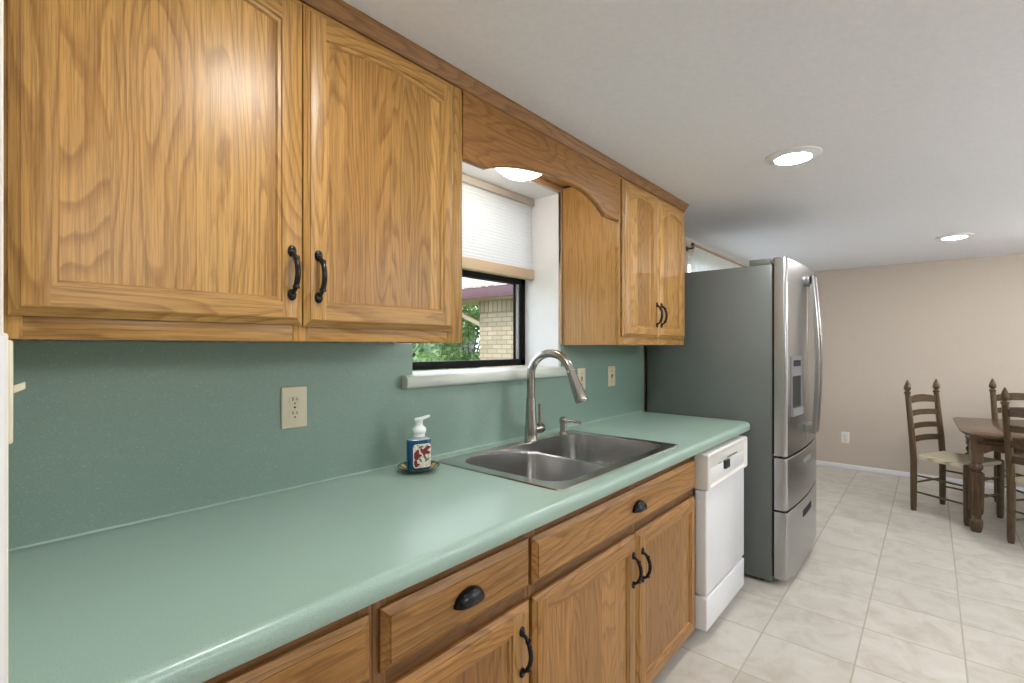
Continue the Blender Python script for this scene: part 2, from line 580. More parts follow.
    def holed(self, loops, m):
        """Flat face between an outer loop and hole loops."""
        es = []
        for L in loops:
            vs = [self.v(p) for p in L]
            for i in range(len(vs)):
                es.append(self.bm.edges.new((vs[i], vs[(i + 1) % len(vs)])))
        r = bmesh.ops.triangle_fill(self.bm, use_beauty=True, use_dissolve=False, edges=es)
        for g in r['geom']:
            if isinstance(g, bmesh.types.BMFace):
                g.material_index = self.mi(m)

    def build(self, name, parent=None, smooth=35, loc=None, fix=True):
        bmesh.ops.remove_doubles(self.bm, verts=self.bm.verts, dist=1e-5)
        if fix:
            bmesh.ops.recalc_face_normals(self.bm, faces=self.bm.faces)
        me = bpy.data.meshes.new(name)
        self.bm.to_mesh(me)
        self.bm.free()
        for m in self.mats:
            me.materials.append(M[m] if isinstance(m, str) else m)
        for p in me.polygons:
            p.use_smooth = True
        me.set_sharp_from_angle(angle=math.radians(smooth))
        o = bpy.data.objects.new(name, me)
        COL.objects.link(o)
        if parent is not None:
            o.parent = parent
        else:
            o.location = self.o
        if loc is not None:
            o.location = loc
        return o


def tag(o, label, cat, group=None, kind=None):
    o['label'] = label
    o['category'] = cat
    if group:
        o['group'] = group
    if kind:
        o['kind'] = kind
    return o


def thing(name, label, cat, loc=(0, 0, 0), rz=0.0, group=None):
    o = bpy.data.objects.new(name, None)
    o.empty_display_size = 0.1
    COL.objects.link(o)
    o.location = loc
    o.rotation_euler = (0, 0, rz)
    return tag(o, label, cat, group)


def struct(mb, name):
    o = mb.build(name)
    o['kind'] = 'structure'
    return o


def dup(root, loc, rz, label, group=None):
    r = root.copy(); COL.objects.link(r)
    r.location = loc; r.rotation_euler = (0, 0, rz); r['label'] = label
    if group:
        r['group'] = group
    for ch in list(root.children):
        c = ch.copy(); COL.objects.link(c); c.parent = r
        for g in list(ch.children):
            d = g.copy(); COL.objects.link(d); d.parent = c
    return r


def rrect(x0, x1, y0, y1, r, n=6):
    """Rounded rectangle, counter-clockwise from the +x -y corner; r may be 4 radii (x1y0, x1y1, x0y1, x0y0)."""
    if isinstance(r, (int, float)):
        r = (r,) * 4
    pts = []
    for (cx, cy, q, a0) in ((x1, y0, r[0], -PI / 2), (x1, y1, r[1], 0), (x0, y1, r[2], PI / 2), (x0, y0, r[3], PI)):
        sx = -1 if cx == x1 else 1
        sy = 1 if cy == y0 else -1
        for i in range(n + 1):
            a = a0 + PI / 2 * i / n
            pts.append((cx + sx * q + q * math.cos(a), cy + sy * q + q * math.sin(a)))
    return pts


# ------------------------------------------------------------------ room shell
CEIL = 2.19
XF = 6.41          # far wall
XL, YF = -2.4, -4.4
WT = 0.26          # window wall thickness
mb = MB(); mb.box((XL, YF, -0.1), (XF + .2, 0.3, 0), 'tile'); struct(mb, 'floor')
mb = MB(); mb.box((XL, YF, CEIL), (XF + .2, 0.3, CEIL + 0.12), 'ceiling'); struct(mb, 'ceiling')

W1 = (1.107, 2.042, 1.235, 2.128)     # sink window opening
W2 = (3.80, 5.75, 0.75, 2.125)         # dining window behind the sheer
mb = MB()
def wallbox(x0, x1, z0, z1, m):
    mb.box((x0, 0, z0), (x1, WT, z1), m)
wallbox(-0.6, W1[0], 0, CEIL, 'white_paint')
wallbox(W1[0], W1[1], 0, W1[2] - 0.02, 'white_paint')
wallbox(W1[0], W1[1], W1[3], CEIL, 'white_paint')
wallbox(W1[1], 3.0, 0, CEIL, 'white_paint')
wallbox(3.0, W2[0], 0, CEIL, 'beige')
wallbox(W2[0], W2[1], 0, W2[2], 'beige')
wallbox(W2[0], W2[1], W2[3], CEIL, 'beige')
wallbox(W2[1], XF + .2, 0, CEIL, 'beige')
struct(mb, 'wall_back')
mb = MB(); mb.box((XF, YF, 0), (XF + .2, 0, CEIL), 'beige'); struct(mb, 'wall_right')
mb = MB(); mb.box((XF - 0.014, YF, 0), (XF, -0.0, 0.05), 'base_white', 0.003); struct(mb, 'baseboard_right')
# left end wall: the stub the counter runs into, and the rest of the room behind the camera
mb = MB()
mb.box((-0.6, -0.73, 0), (0.0345, 0, CEIL), 'cream_paint', 0.002)
mb.box((-0.6, -0.735, 0), (0.0378, -0.6, 1.352), 'white_paint', 0.003)
struct(mb, 'wall_left')
mb = MB(); mb.box((XL - .15, YF, 0), (XL, 0.3, CEIL), 'cream_paint'); mb.box((XL, 0, 0), (-0.6, .2, CEIL), 'cream_paint'); struct(mb, 'wall_left_outer')
# wall behind the camera with an unseen patio door added on the dining side for daylight
D1 = (3.3, 5.6, 0.0, 2.05)
mb = MB()
mb.box((XL, YF - .2, 0), (D1[0], YF, CEIL), 'beige')
mb.box((D1[1], YF - .2, 0), (XF + .2, YF, CEIL), 'beige')
mb.box((D1[0], YF - .2, D1[3]), (D1[1], YF, CEIL), 'beige')
struct(mb, 'wall_front')
mb = MB()
for x0, x1, y in ((D1[0], 4.48, YF - .09), (4.42, D1[1], YF - .13)):
    mb.box((x0, y, 0), (x0 + .07, y + .04, D1[3]), 'base_white', .004)
    mb.box((x1 - .07, y, 0), (x1, y + .04, D1[3]), 'base_white', .004)
    mb.box((x0 + .07, y, 0), (x1 - .07, y + .04, .1), 'base_white', .004)
    mb.box((x0 + .07, y, D1[3] - .08), (x1 - .07, y + .04, D1[3]), 'base_white', .004)
    mb.box((x0 + .07, y + .015, .1), (x1 - .07, y + .021, D1[3] - .08), 'glass')
struct(mb, 'added_patio_door')

# drywall returns of the sink window and the tan trim round it
mb = MB()
x0, x1, z0, z1 = W1
mb.box((x0 - .004, -0.002, z0), (x0 + .004, WT - .03, z1), 'white_paint')
mb.box((x1 - .004, -0.002, z0), (x1 + .004, WT - .03, z1), 'white_paint')
mb.box((x0, -0.002, z1 - .004), (x1, WT - .03, z1 + .004), 'white_paint')
struct(mb, 'trim_1')
mb = MB()
mb.box((x1 + .004, -0.012, 1.352), (x1 + .020, 0, z1 + .03), 'casing', .001)
mb.box((x0 - .02, -0.012, z1 + .004), (x1 + .004, 0, z1 + .03), 'casing', .001)
struct(mb, 'trim_2')

# window 1: black sash frame with a grey bead and glass
fy = 0.235
mb = MB()
fx0, fx1, fz0, fz1 = 1.112, 2.036, 1.237, 2.12
for a, b in (((fx0, fz0), (fx0 + .042, fz1)), ((fx1 - .036, fz0), (fx1, fz1)), ((fx0, fz0), (fx1, fz0 + .034)), ((fx0, 1.672), (fx1, 1.712)), ((fx0, fz1 - .034), (fx1, fz1))):
    mb.box((a[0], fy - .02, a[1]), (b[0], fy + .025, b[1]), 'black_frame', .002)
mb.box((fx1 - .050, fy - .006, fz0 + .034), (fx1 - .036, fy + .01, 1.672), 'bead_grey')
mb.box((fx1 - .060, fy + .006, fz0 + .034), (fx1 - .050, fy + .016, 1.672), 'black_frame')
win = struct(mb, 'window_1')
mb = MB(); mb.box((fx0 + .03, fy + .010, fz0 + .02), (fx1 - .03, fy + .014, fz1 - .02), 'glass')
o = mb.build('pane', win); o['kind'] = 'structure'

# laminate sill
mb = MB()
prof = [(0.20, 1.235), (-0.028, 1.235), (-0.042, 1.230), (-0.048, 1.220), (-0.048, 1.198), (-0.044, 1.190), (-0.036, 1.186), (-0.0125, 1.186), (-0.0125, 1.2155), (0.20, 1.2155)]
mb.prism(prof, 0, 1.056, 2.105, 'sill', bev=0.002)
# the sill's deck fits between the jambs
struct(mb, 'trim_3')

# window 2 (dining side, only its top shows above the fridge)
mb = MB()
x0, x1, z0, z1 = W2
for a, b in (((x0, z0), (x0 + .06, z1)), ((x1 - .06, z0), (x1, z1)), ((x0 + .06, z0), (x1 - .06, z0 + .06)), ((x0 + .06, z1 - .06), (x1 - .06, z1)), ((4.83, z0 + .06), (4.88, z1 - .06))):
    mb.box((a[0], .12, a[1]), (b[0], .17, b[1]), 'base_white', .003)
win2 = struct(mb, 'window_2')
mb = MB(); mb.box((x0 + .05, .143, z0 + .05), (x1 - .05, .147, z1 - .05), 'glass')
o = mb.build('pane', win2); o['kind'] = 'structure'

# ------------------------------------------------------------------ lamps
def downlight(x, y, label):
    t = thing('recessed_light', label, 'ceiling light', (x, y, CEIL), 0, 'recessed ceiling lights')
    mb = MB()
    prof = [(0.112, -0.0005), (0.1115, -0.003), (0.108, -0.0045), (0.100, -0.0050), (0.094, -0.0065), (0.080, -0.0115), (0.0735, -0.0130)]
    mb.lathe(prof, (0, 0, 0), 'base_white', 40)
    mb.build('trim_ring', t)
    mb = MB()
    mb.lathe([(0.0732, -0.0008), (0.071, -0.0016), (0.04, -0.0022), (0, -0.0025)], (0, 0, -0.0118), 'lamp', 40)
    mb.build('lens', t)
    return t

downlight(2.46, -0.985, 'round recessed light in the ceiling beside the refrigerator, the larger in view')
downlight(5.065, -1.59, 'round recessed light in the ceiling over the dining chairs near the beige wall')
downlight(0.60, -0.93, 'round recessed light in the ceiling in front of the big oak wall cabinet')

def pendant(x, y, z, label):  # unseen fill light, added in the form of a hanging globe
    t = thing('fill_globe', label, 'ceiling light', (x, y, z), 0, 'added fill globes')
    mb = MB()
    mb.lathe([(0.0, -.15)] + [(.15 * math.sin(PI * i / 16), -.15 * math.cos(PI * i / 16)) for i in range(1, 15)] + [(0.045, .143)], (0, 0, 0), 'globe', 32)
    mb.build('glowing_fill_globe', t, smooth=60)
    mb = MB(); mb.lathe([(0.046, .140), (0.05, .150), (0.05, .175), (0.012, .19), (0.006, .20), (0.006, CEIL - z - .03)], (0, 0, 0), 'nickel', 24); mb.build('stem', t)
    mb = MB(); mb.lathe([(0.03, CEIL - z - .03), (0.06, CEIL - z - .012), (0.062, CEIL - z - .0005)], (0, 0, 0), 'nickel', 24); mb.build('canopy', t)
    return t
pendant(0.60, -3.0, 1.90, 'added white fill globe hanging unseen on the open side of the kitchen behind the camera')
pendant(2.60, -3.0, 1.90, 'added white fill globe hanging unseen across the kitchen from the refrigerator')
pendant(4.95, -2.95, 1.80, 'added white fill globe hanging unseen over the dining table')
downlight(5.065, -3.4, 'added unseen recessed fill light in the ceiling at the patio door end of the dining room')  # extra fill lamp, added out of view

t = thing('dome_light', 'white domed flush light glowing under the arched oak valance above the sink', 'ceiling light', (1.55, -0.165, 2.16))
mb = MB(); mb.lathe([(0.150, 0), (0.150, -0.015), (0.142, -0.022), (0.0, -0.022)], (0, 0, 0), 'base_white', 40); mb.build('base_ring', t)
mb = MB()
mb.lathe([(0.130 * math.cos(a), -0.0222 - 0.102 * math.sin(a)) for a in [i * PI / 2 / 12 for i in range(12)]] + [(0, -0.1242)], (0, 0, 0), 'dome', 40)
mb.build('diffuser', t)

# ------------------------------------------------------------------ cabinet doors
def arch_pts(x0, x1, zs, rise, n=18):
    return [(x0 + (x1 - x0) * i / n, zs + rise * (1 - (2 * i / n - 1) ** 2) ** 1.0) for i in range(n + 1)]


def door(parent, o, x0, x1, z0, z1, yb, yf, inner, mv, mh, mp, arch=0.0, lip=0.017, handle=None):
    """Framed door: outer lip, stiles, rails, inner bead and a flat panel. inner = (left, right, bottom, top) opening."""
    ix0, ix1, iz0, iz1 = inner
    ye = yb + (yf - yb) * 0.45        # height of the lip's outer edge
    ym = yb + (yf - yb) * 0.80
    yp = yf + 0.009                   # panel recess
    mb = MB(o)
    R0 = [(x0, z0), (x1, z0), (x1, z1), (x0, z1)]
    def inset(q):
        return [(x0 + q, z0 + q), (x1 - q, z0 + q), (x1 - q, z1 - q), (x0 + q, z1 - q)]
    rings = [(R0, yb), (R0, ye), (inset(lip * .75), ym), (inset(lip * .8), yf + 0.0012), (inset(lip), yf)]
    for (A, ya), (B, yb2) in zip(rings, rings[1:]):
        for i in range(4):
            j = (i + 1) % 4
            mb.face([(A[i][0], ya, A[i][1]), (A[j][0], ya, A[j][1]), (B[j][0], yb2, B[j][1]), (B[i][0], yb2, B[i][1])], mh if i in (0, 2) else mv)
    mb.face([(p[0], yb, p[1]) for p in R0], mv)
    ax0, az0 = x0 + lip, z0 + lip
    ax1, az1 = x1 - lip, z1 - lip
    # stiles
    mb.face([(ax0, yf, az0), (ix0, yf, az0), (ix0, yf, az1), (ax0, yf, az1)], mv)
    mb.face([(ix1, yf, az0), (ax1, yf, az0), (ax1, yf, az1), (ix1, yf, az1)], mv)
    mb.face([(ix0, yf, az0), (ix1, yf, az0), (ix1, yf, iz0), (ix0, yf, iz0)], mh)
    top = arch_pts(ix0, ix1, iz1, arch) if arch else [(ix0, iz1), (ix1, iz1)]
    for (a, b) in zip(top, top[1:]):
        mb.face([(a[0], yf, a[1]), (b[0], yf, b[1]), (b[0], yf, az1), (a[0], yf, az1)], mh)
    # bead
    q = 0.012
    top2 = arch_pts(ix0 + q, ix1 - q, iz1 - q, arch) if arch else [(ix0 + q, iz1 - q), (ix1 - q, iz1 - q)]
    o1 = [(ix0, iz0), (ix1, iz0)] + top[::-1]
    def blend(f):
        return [(a[0] * (1 - f) + b[0] * f, a[1] * (1 - f) + b[1] * f) for a, b in zip(o1, o2)]
    o2 = [(ix0 + q, iz0 + q), (ix1 - q, iz0 + q)] + top2[::-1]
    n = len(o1)
    for (A, ya, B, yb2) in ((o1, yf, blend(.16), yf + .0036), (blend(.16), yf + .0036, blend(.72), yf + .0044), (blend(.72), yf + .0044, o2, yp)):
        for i in range(n):
            j = (i + 1) % n
            mb.face([(A[i][0], ya, A[i][1]), (A[j][0], ya, A[j][1]), (B[j][0], yb2, B[j][1]), (B[i][0], yb2, B[i][1])], mv if i in (1, n - 1) else mh)
    d = mb.build('door', parent, smooth=25, fix=False)
    mb = MB(o)
    f = mb.bm.faces.new([mb.v((p[0], yp + 0.0002, p[1])) for p in o2]); f.material_index = mb.mi(mp)
    f2 = mb.bm.faces.new([mb.v((p[0], yp + 0.0052, p[1])) for p in o2][::-1]); f2.material_index = mb.mi(mp)
    mb.build('panel', d, fix=False)
    if handle:
        pull(d, o, *handle, yf)
    return d


def fix_door_normals():
    pass


def pull(parent, o, x, zc, L, y):
    """Black bow pull with leaf shaped feet; x centre, zc centre, L length."""
    mb = MB(o)
    pts, rad = [], []
    for i in range(17):
        t = i / 16
        z = zc - L * .38 + L * .76 * t
        out = 0.004 + 0.026 * math.sin(PI * t) ** 0.55
        pts.append((x, y - out, z))
        rad.append(0.0062 if 2 < i < 14 else 0.0050)
    mb.tube(pts, rad, 'black_metal', 10)
    for s in (-1, 1):
        c = (x, y, zc + s * L * .42)
        mt = Matrix.Rotation(PI / 2, 3, 'X')
        prof = [(0.0098, 0.0), (0.0098, 0.003), (0.007, 0.006), (0.0, 0.0075)]
        # leaf: stretched lathe
        rings = []
        for r, h in prof:
            if r == 0:
                continue
            rings.append([(c[0] + r * math.cos(2 * PI * i / 16), c[1] - h, c[2] + 1.35 * r * math.sin(2 * PI * i / 16)) for i in range(16)])
        mb.loft(rings, 'black_metal', True, True)
        # collars next to the bow
        mb.lathe([(0.0072, -0.004), (0.0078, 0), (0.0072, 0.004)], (x, y - 0.0215, zc + s * L * .28), 'black_metal', 12)
    return mb.build('handle', parent, smooth=50)


def cup_pull(parent, o, x, z, y, wd=0.090, ht=0.033, dp=0.024):
    mb = MB(o)
    n, m = 16, 7
    loops = []
    for j in range(m + 1):
        ph = PI / 2 * j / m
        loop = []
        for i in range(n + 1):
            a = PI * i / n
            xx = math.cos(a) * wd / 2 * (1.0 if j == 0 else math.cos(ph) ** 0.6)
            zz = math.sin(a) * ht * (1.0 if j == 0 else math.cos(ph) ** 0.5)
            loop.append((x + xx, y - dp * math.sin(ph) - 0.0008, z - ht * .42 + zz))
        loops.append(loop)
    vs = [[mb.v(p) for p in L] for L in loops]
    for a, b in zip(vs, vs[1:]):
        for i in range(n):
            f = mb.bm.faces.new((a[i], a[i + 1], b[i + 1], b[i])); f.material_index = mb.mi('black_metal')
    ob = mb.build('cup_pull', parent, smooth=60)
    sol = ob.modifiers.new('thickness', 'SOLIDIFY'); sol.thickness = 0.0025
    return ob


def drawer_front(parent, o, x0, x1, z0, z1, yb, yf, mat, lip=0.016, cup=None):
    mb = MB(o)
    R0 = [(x0, z0), (x1, z0), (x1, z1), (x0, z1)]
    def inset(q):
        return [(x0 + q, z0 + q), (x1 - q, z0 + q), (x1 - q, z1 - q), (x0 + q, z1 - q)]
    ye = yb + (yf - yb) * .35
    rings = [(R0, yb), (R0, ye), (inset(lip), yf + 0.002), (inset(lip + .0004), yf)]
    for (A, ya), (B, y2) in zip(rings, rings[1:]):
        for i in range(4):
            j = (i + 1) % 4
            mb.face([(A[i][0], ya, A[i][1]), (A[j][0], ya, A[j][1]), (B[j][0], y2, B[j][1]), (B[i][0], y2, B[i][1])], mat)
    B = inset(lip + .0004)
    mb.face([(p[0], yf, p[1]) for p in B], mat)
    mb.face([(p[0], yb, p[1]) for p in R0], mat)
    d = mb.build('drawer', parent, smooth=20)
    if cup:
        cup_pull(d, o, *cup, yf)
    return d


# upper cabinets ---------------------------------------------------------------
UF, UD = -0.333, -0.352      # face frame plane, door face
UB, UT = 1.350, 2.150

def carcass(root, o, x0, x1, yf, z0, z1, side, frame_v, frame_h, stiles, rails, toe=None, left=None):
    mb = MB(o)
    bz = z0 + 0.018
    yb = -0.0135
    mb.box((x0, yf + 0.019, z0), (x0 + 0.016, yb, z1), left or side)
    mb.box((x1 - 0.016, yf + 0.019, z0), (x1, yb, z1), side)
    mb.box((x0 + .016, yf + .019, bz), (x1 - .016, yb, bz + .012), side)
    if not toe:
        mb.box((x0 + .016, yf + .019, z1 - .016), (x1 - .016, yb, z1), side)
    mb.box((x0 + .016, yb - .006, bz + .012), (x1 - .016, yb, z1 - .016), side)
    if toe:
        mb.box((x0, yf + .075, 0), (x1, yf + .091, z0), 'oak_base_frame_shaded')
    mb.build('body', root)
    mb = MB(o)
    for a, b in stiles:
        mb.box((a, yf, z0), (b, yf + .019, z1), frame_v, 0.0012)
    for a, b, c_, d_ in rails:
        mb.box((a, yf + .0002, c_), (b, yf + .0188, d_), frame_h, 0.0010)
    mb.build('face_frame', root)


o = (0.55, -0.17, UB)
cab = thing('wall_cabinet', 'large two-door oak wall cabinet above the counter at the left', 'cabinet', o, 0, 'oak wall cabinets')
carcass(cab, o, 0.040, 1.052, UF, UB, UT, 'oak_side', 'oak_v', 'oak_h', [(0.040, 0.074), (0.516, 0.556), (0.990, 1.052)], [(0.074, 0.516, UB, 1.40), (0.556, 0.990, UB, 1.40), (0.074, 0.516, 2.125, UT), (0.556, 0.990, 2.125, UT)])
door(cab, o, 0.058, 0.533, 1.388, 2.140, UF - .001, UD, (0.106, 0.484, 1.438, 2.074), 'oak_v', 'oak_h', 'oak_panel', arch=0.022, handle=(0.505, 1.505, 0.118))
door(cab, o, 0.5365, 1.006, 1.385, 2.140, UF - .001, UD, (0.588, 0.962, 1.436, 2.074), 'oak_v', 'oak_h', 'oak_panel', arch=0.022, handle=(0.568, 1.503, 0.118))

o = (2.47, -0.17, UB)
cab = thing('wall_cabinet', 'narrow two-door oak wall cabinet between the sink window and the refrigerator', 'cabinet', o, 0, 'oak wall cabinets')
carcass(cab, o, 2.063, 2.868, UF, UB - .004, UT, 'oak_side', 'oak_v', 'oak_h', [(2.063, 2.112), (2.45, 2.49), (2.84, 2.868)], [(2.112, 2.45, UB - .004, 1.40), (2.49, 2.84, UB - .004, 1.40), (2.112, 2.45, 2.125, UT), (2.49, 2.84, 2.125, UT)])
door(cab, o, 2.082, 2.467, 1.384, 2.136, UF - .001, UD, (2.150, 2.408, 1.432, 2.050), 'oak_v', 'oak_h', 'oak_panel', arch=0.046, handle=(2.444, 1.505, 0.128))
door(cab, o, 2.472, 2.846, 1.384, 2.136, UF - .001, UD, (2.532, 2.786, 1.432, 2.046), 'oak_v', 'oak_h', 'oak_panel', arch=0.040, handle=(2.500, 1.505, 0.128))

# valance with its scooped arch
def smooth_path(pts, n=8):
    out = []
    P = [pts[0]] + pts + [pts[-1]]
    for i in range(1, len(P) - 2):
        for j in range(n):
            t = j / n
            a, b, c_, d_ = P[i - 1], P[i], P[i + 1], P[i + 2]
            out.append(tuple(0.5 * (2 * b[q] + (c_[q] - a[q]) * t + (2 * a[q] - 5 * b[q] + 4 * c_[q] - d_[q]) * t * t + (-a[q] + 3 * b[q] - 3 * c_[q] + d_[q]) * t ** 3) for q in (0, 1)))
    out.append(pts[-1])
    return out
low = [(1.0525, 1.930), (1.165, 1.930)] + [(1.195, 1.943)] + smooth_path([(1.195, 1.943), (1.24, 1.957), (1.33, 1.980), (1.44, 1.997), (1.55, 2.006), (1.66, 2.007), (1.77, 1.997), (1.86, 1.970), (1.905, 1.947)])[1:] + [(1.935, 1.930), (2.0625, 1.930)]
lo2 = [(x, z + 0.008) for x, z in low]
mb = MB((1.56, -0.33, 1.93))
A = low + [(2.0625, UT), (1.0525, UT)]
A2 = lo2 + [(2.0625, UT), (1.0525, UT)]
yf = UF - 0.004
mb.loft([[(x, UF + .017, z) for x, z in A], [(x, UF + .002, z) for x, z in A], [(x, yf + .0025, z + (.003 if i < len(low) else 0)) for i, (x, z) in enumerate(A)], [(x, yf, z) for x, z in A2]], 'oak_valance_shaded', True, True)
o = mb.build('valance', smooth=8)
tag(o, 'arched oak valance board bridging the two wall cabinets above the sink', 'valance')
# soffit board behind the valance
mb = MB((1.56, -0.17, 2.16)); mb.box((1.0525, UF + .018, 2.161), (2.0625, -0.0125, 2.177), 'oak_side')
o = mb.build('soffit_board'); o['kind'] = 'structure'; o.name = 'trim_4'

# crown moulding with a return at its right end
prof = [(0.0, 2.146), (0.006, 2.147), (0.009, 2.152), (0.010, 2.158), (0.014, 2.166), (0.018, 2.174), (0.021, 2.180), (0.022, 2.186), (0.022, CEIL), (0.0, CEIL)]
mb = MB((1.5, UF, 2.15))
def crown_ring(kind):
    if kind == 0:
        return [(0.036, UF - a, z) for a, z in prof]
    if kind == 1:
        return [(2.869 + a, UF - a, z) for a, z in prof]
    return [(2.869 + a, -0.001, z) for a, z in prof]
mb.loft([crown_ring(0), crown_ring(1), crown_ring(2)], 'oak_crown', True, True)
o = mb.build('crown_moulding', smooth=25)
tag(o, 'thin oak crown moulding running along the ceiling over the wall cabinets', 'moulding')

# ------------------------------------------------------------------ counter, backsplash, sink
CZ_, CT = 0.914, 0.042
CX1 = 2.966
CF = -0.689
S = (1.180, 2.022, -0.615, -0.095)       # hole for the sink
mb = MB((1.5, -0.3, CZ_))
front = [(CF + .022, CZ_), (CF + .012, CZ_ - .0016), (CF + .005, CZ_ - .006), (CF + .001, CZ_ - .013), (CF, CZ_ - .02), (CF, CZ_ - CT + .004), (CF + .003, CZ_ - CT)]
def slab(xa, xb, ya, yb, fr):
    """ya front, yb back"""
    if fr:
        P = [(yb, CZ_)] + front + [(yb, CZ_ - CT)]
    else:
        P = [(yb, CZ_), (ya, CZ_), (ya, CZ_ - CT), (yb, CZ_ - CT)]
    A = [(xa, y, z) for y, z in P]; B = [(xb, y, z) for y, z in P]
    mb.loft([A, B], 'counter', True, True)
XE = 2.90
slab(0.0385, S[0], CF, -0.0130, True)
slab(S[0], S[1], CF, S[2], True)
slab(S[0], S[1], S[3], -0.0130, False)
slab(S[1], XE, CF, -0.0130, True)
# rounded right end: the front profile swept round the corner
rc = CX1 - XE
loops = []
for i in range(9):
    a = PI / 2 * i / 8
    L = [(XE, CF + rc, CZ_)]
    for y, z in front:
        rr = rc - (y - CF)
        L.append((XE + rr * math.sin(a), CF + rc - rr * math.cos(a), z))
    L.append((XE, CF + rc, CZ_ - CT))
    loops.append(L)
mb.loft(loops, 'counter')
xe = [(CX1 - (y - CF), z) for y, z in front]
A = [(XE, CF + rc, CZ_)] + [(x, CF + rc, z) for x, z in xe] + [(XE, CF + rc, CZ_ - CT)]
B = [(x, -0.0130, z) for x, y, z in A]
mb.loft([A, B], 'counter', False, True)
o = mb.build('countertop', smooth=40)
tag(o, 'long pale green speckled laminate countertop with a rolled front edge', 'countertop')

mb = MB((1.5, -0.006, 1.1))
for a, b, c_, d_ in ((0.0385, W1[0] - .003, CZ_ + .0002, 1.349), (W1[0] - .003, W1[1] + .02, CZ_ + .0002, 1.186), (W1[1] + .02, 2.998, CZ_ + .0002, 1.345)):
    mb.box((a, -0.0122, c_), (b, -0.0003, d_), 'splash_shaded')
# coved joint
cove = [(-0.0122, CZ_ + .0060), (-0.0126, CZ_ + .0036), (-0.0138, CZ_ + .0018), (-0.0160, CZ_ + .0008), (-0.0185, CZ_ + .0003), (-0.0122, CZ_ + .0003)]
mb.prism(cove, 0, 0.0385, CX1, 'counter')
o = mb.build('backsplash'); tag(o, 'green speckled laminate backsplash with painted-in shade on the wall between counter and cabinets', 'backsplash')

# sink: rim, common upper basin, low divider, two bowls
t = thing('kitchen_sink', 'stainless steel double bowl drop-in sink in the green counter', 'sink', (1.6, -0.36, CZ_))
so = (1.6, -0.36, CZ_)
RO = rrect(1.158, 2.040, -0.640, -0.072, 0.028, 7)
RO2 = rrect(1.162, 2.036, -0.636, -0.076, 0.026, 7)
RA = rrect(1.206, 1.994, -0.596, -0.122, (0.075, 0.085, 0.095, 0.085), 7)
RB = rrect(1.210, 1.990, -0.592, -0.126, (0.073, 0.083, 0.093, 0.083), 7)
mb = MB(so)
zr = CZ_ + .0045
mb.loft([[(x, y, CZ_ + .0004) for x, y in RO], [(x, y, zr) for x, y in RO2]], 'steel_sink')
mb.holed([[(x, y, zr) for x, y in RO2], [(x, y, zr) for x, y in RA]], 'steel_sink')
mb.build('rim', t)
mb = MB(so)
zd = 0.872
RC = rrect(1.212, 1.988, -0.590, -0.128, (0.073, 0.083, 0.093, 0.083), 7)
mb.loft([[(x, y, zr) for x, y in RA], [(x, y, zr - .003) for x, y in RB], [(x, y, zd) for x, y in RC]], 'steel_sink')
def arc(cx, cy, r, a0, n=7):
    return [(cx + r * math.cos(a0 + PI / 2 * i / n), cy + r * math.sin(a0 + PI / 2 * i / n)) for i in range(n + 1)]
rq = 0.036
edgeL = arc(1.662 - rq, -0.590 + rq, rq, -PI / 2) + arc(1.662 - rq, -0.128 - rq, rq, 0)
edgeR = arc(1.686 + rq, -0.128 - rq, rq, PI / 2) + arc(1.686 + rq, -0.590 + rq, rq, PI)
BL = edgeL + RC[16:]
BR = RC[:16] + edgeR
mb.face([(x, y, zd) for x, y in edgeL + edgeR], 'steel_sink')
def bowl(B, zb):
    cx = sum(p[0] for p in B) / len(B); cy = sum(p[1] for p in B) / len(B)
    def sc(f, z, B=B):
        return [(cx + (x - cx) * f, cy + (y - cy) * f, z) for x, y in B]
    L = [sc(1, zd), sc(.998, zd - .004), sc(.985, zb + .05), sc(.965, zb + .022), sc(.93, zb + .006), sc(.85, zb), sc(.2, zb - .004)]
    mb.loft(L, 'steel_sink', False, True)
bowl(BL, 0.70); bowl(BR, 0.72)
ob = mb.build('bowls', t, smooth=50, fix=False)
for x, z in ((1.438, .696), (1.837, .716)):
    mb = MB(so)
    mb.lathe([(0.050, 0.0), (0.050, 0.004), (0.044, 0.005), (0.038, 0.001), (0.0, 0.001)], (x, -0.36, z), 'chrome', 28)
    mb.build('drain', t)

# faucet
fx, fy_ = 1.690, -0.100
t = thing('faucet', 'brushed nickel gooseneck pull-down faucet at the back of the sink', 'faucet', (fx, fy_, zr))
mb = MB((fx, fy_, zr))
mb.lathe([(0.0295, 0), (0.0295, 0.003), (0.0285, 0.005), (0.0280, 0.03), (0.0245, 0.10), (0.0210, 0.175), (0.0202, 0.190)], (fx, fy_, zr), 'nickel', 28)
mb.build('body', t)
mb = MB((fx, fy_, zr))
pts = [(fx, fy_, zr + .190), (fx, fy_, zr + .25), (fx, fy_, zr + .289)]
R = 0.101
zc = zr + 0.289
dx, dy = 0.12, -0.993
for i in range(1, 15):
    a = PI * i / 15.4
    q = R * (1 - math.cos(a))
    pts.append((fx + dx * q, fy_ + dy * q, zc + R * math.sin(a)))
a = PI * 14 / 16
q = R * (1 - math.cos(a))
mb.tube(pts, 0.0182, 'nickel', 18)
mb.build('neck', t)
mb = MB((fx, fy_, zr))
p1 = Vector(pts[-1]); dirv = (Vector(pts[-1]) - Vector(pts[-2])).normalized()
prof = [(0.0182, 0.0), (0.0196, 0.003), (0.0192, 0.010), (0.0205, 0.03), (0.0250, 0.090), (0.0272, 0.128), (0.0268, 0.136), (0.0235, 0.141), (0.0, 0.140)]
rot = Vector((0, 0, 1)).rotation_difference(dirv).to_matrix()
mb.lathe(prof, p1 - dirv * 0.0, 'nickel', 24, mtx=rot)
ob = mb.build('spray_head', t)
mb = MB((fx, fy_, zr))
hz = zr + 0.048
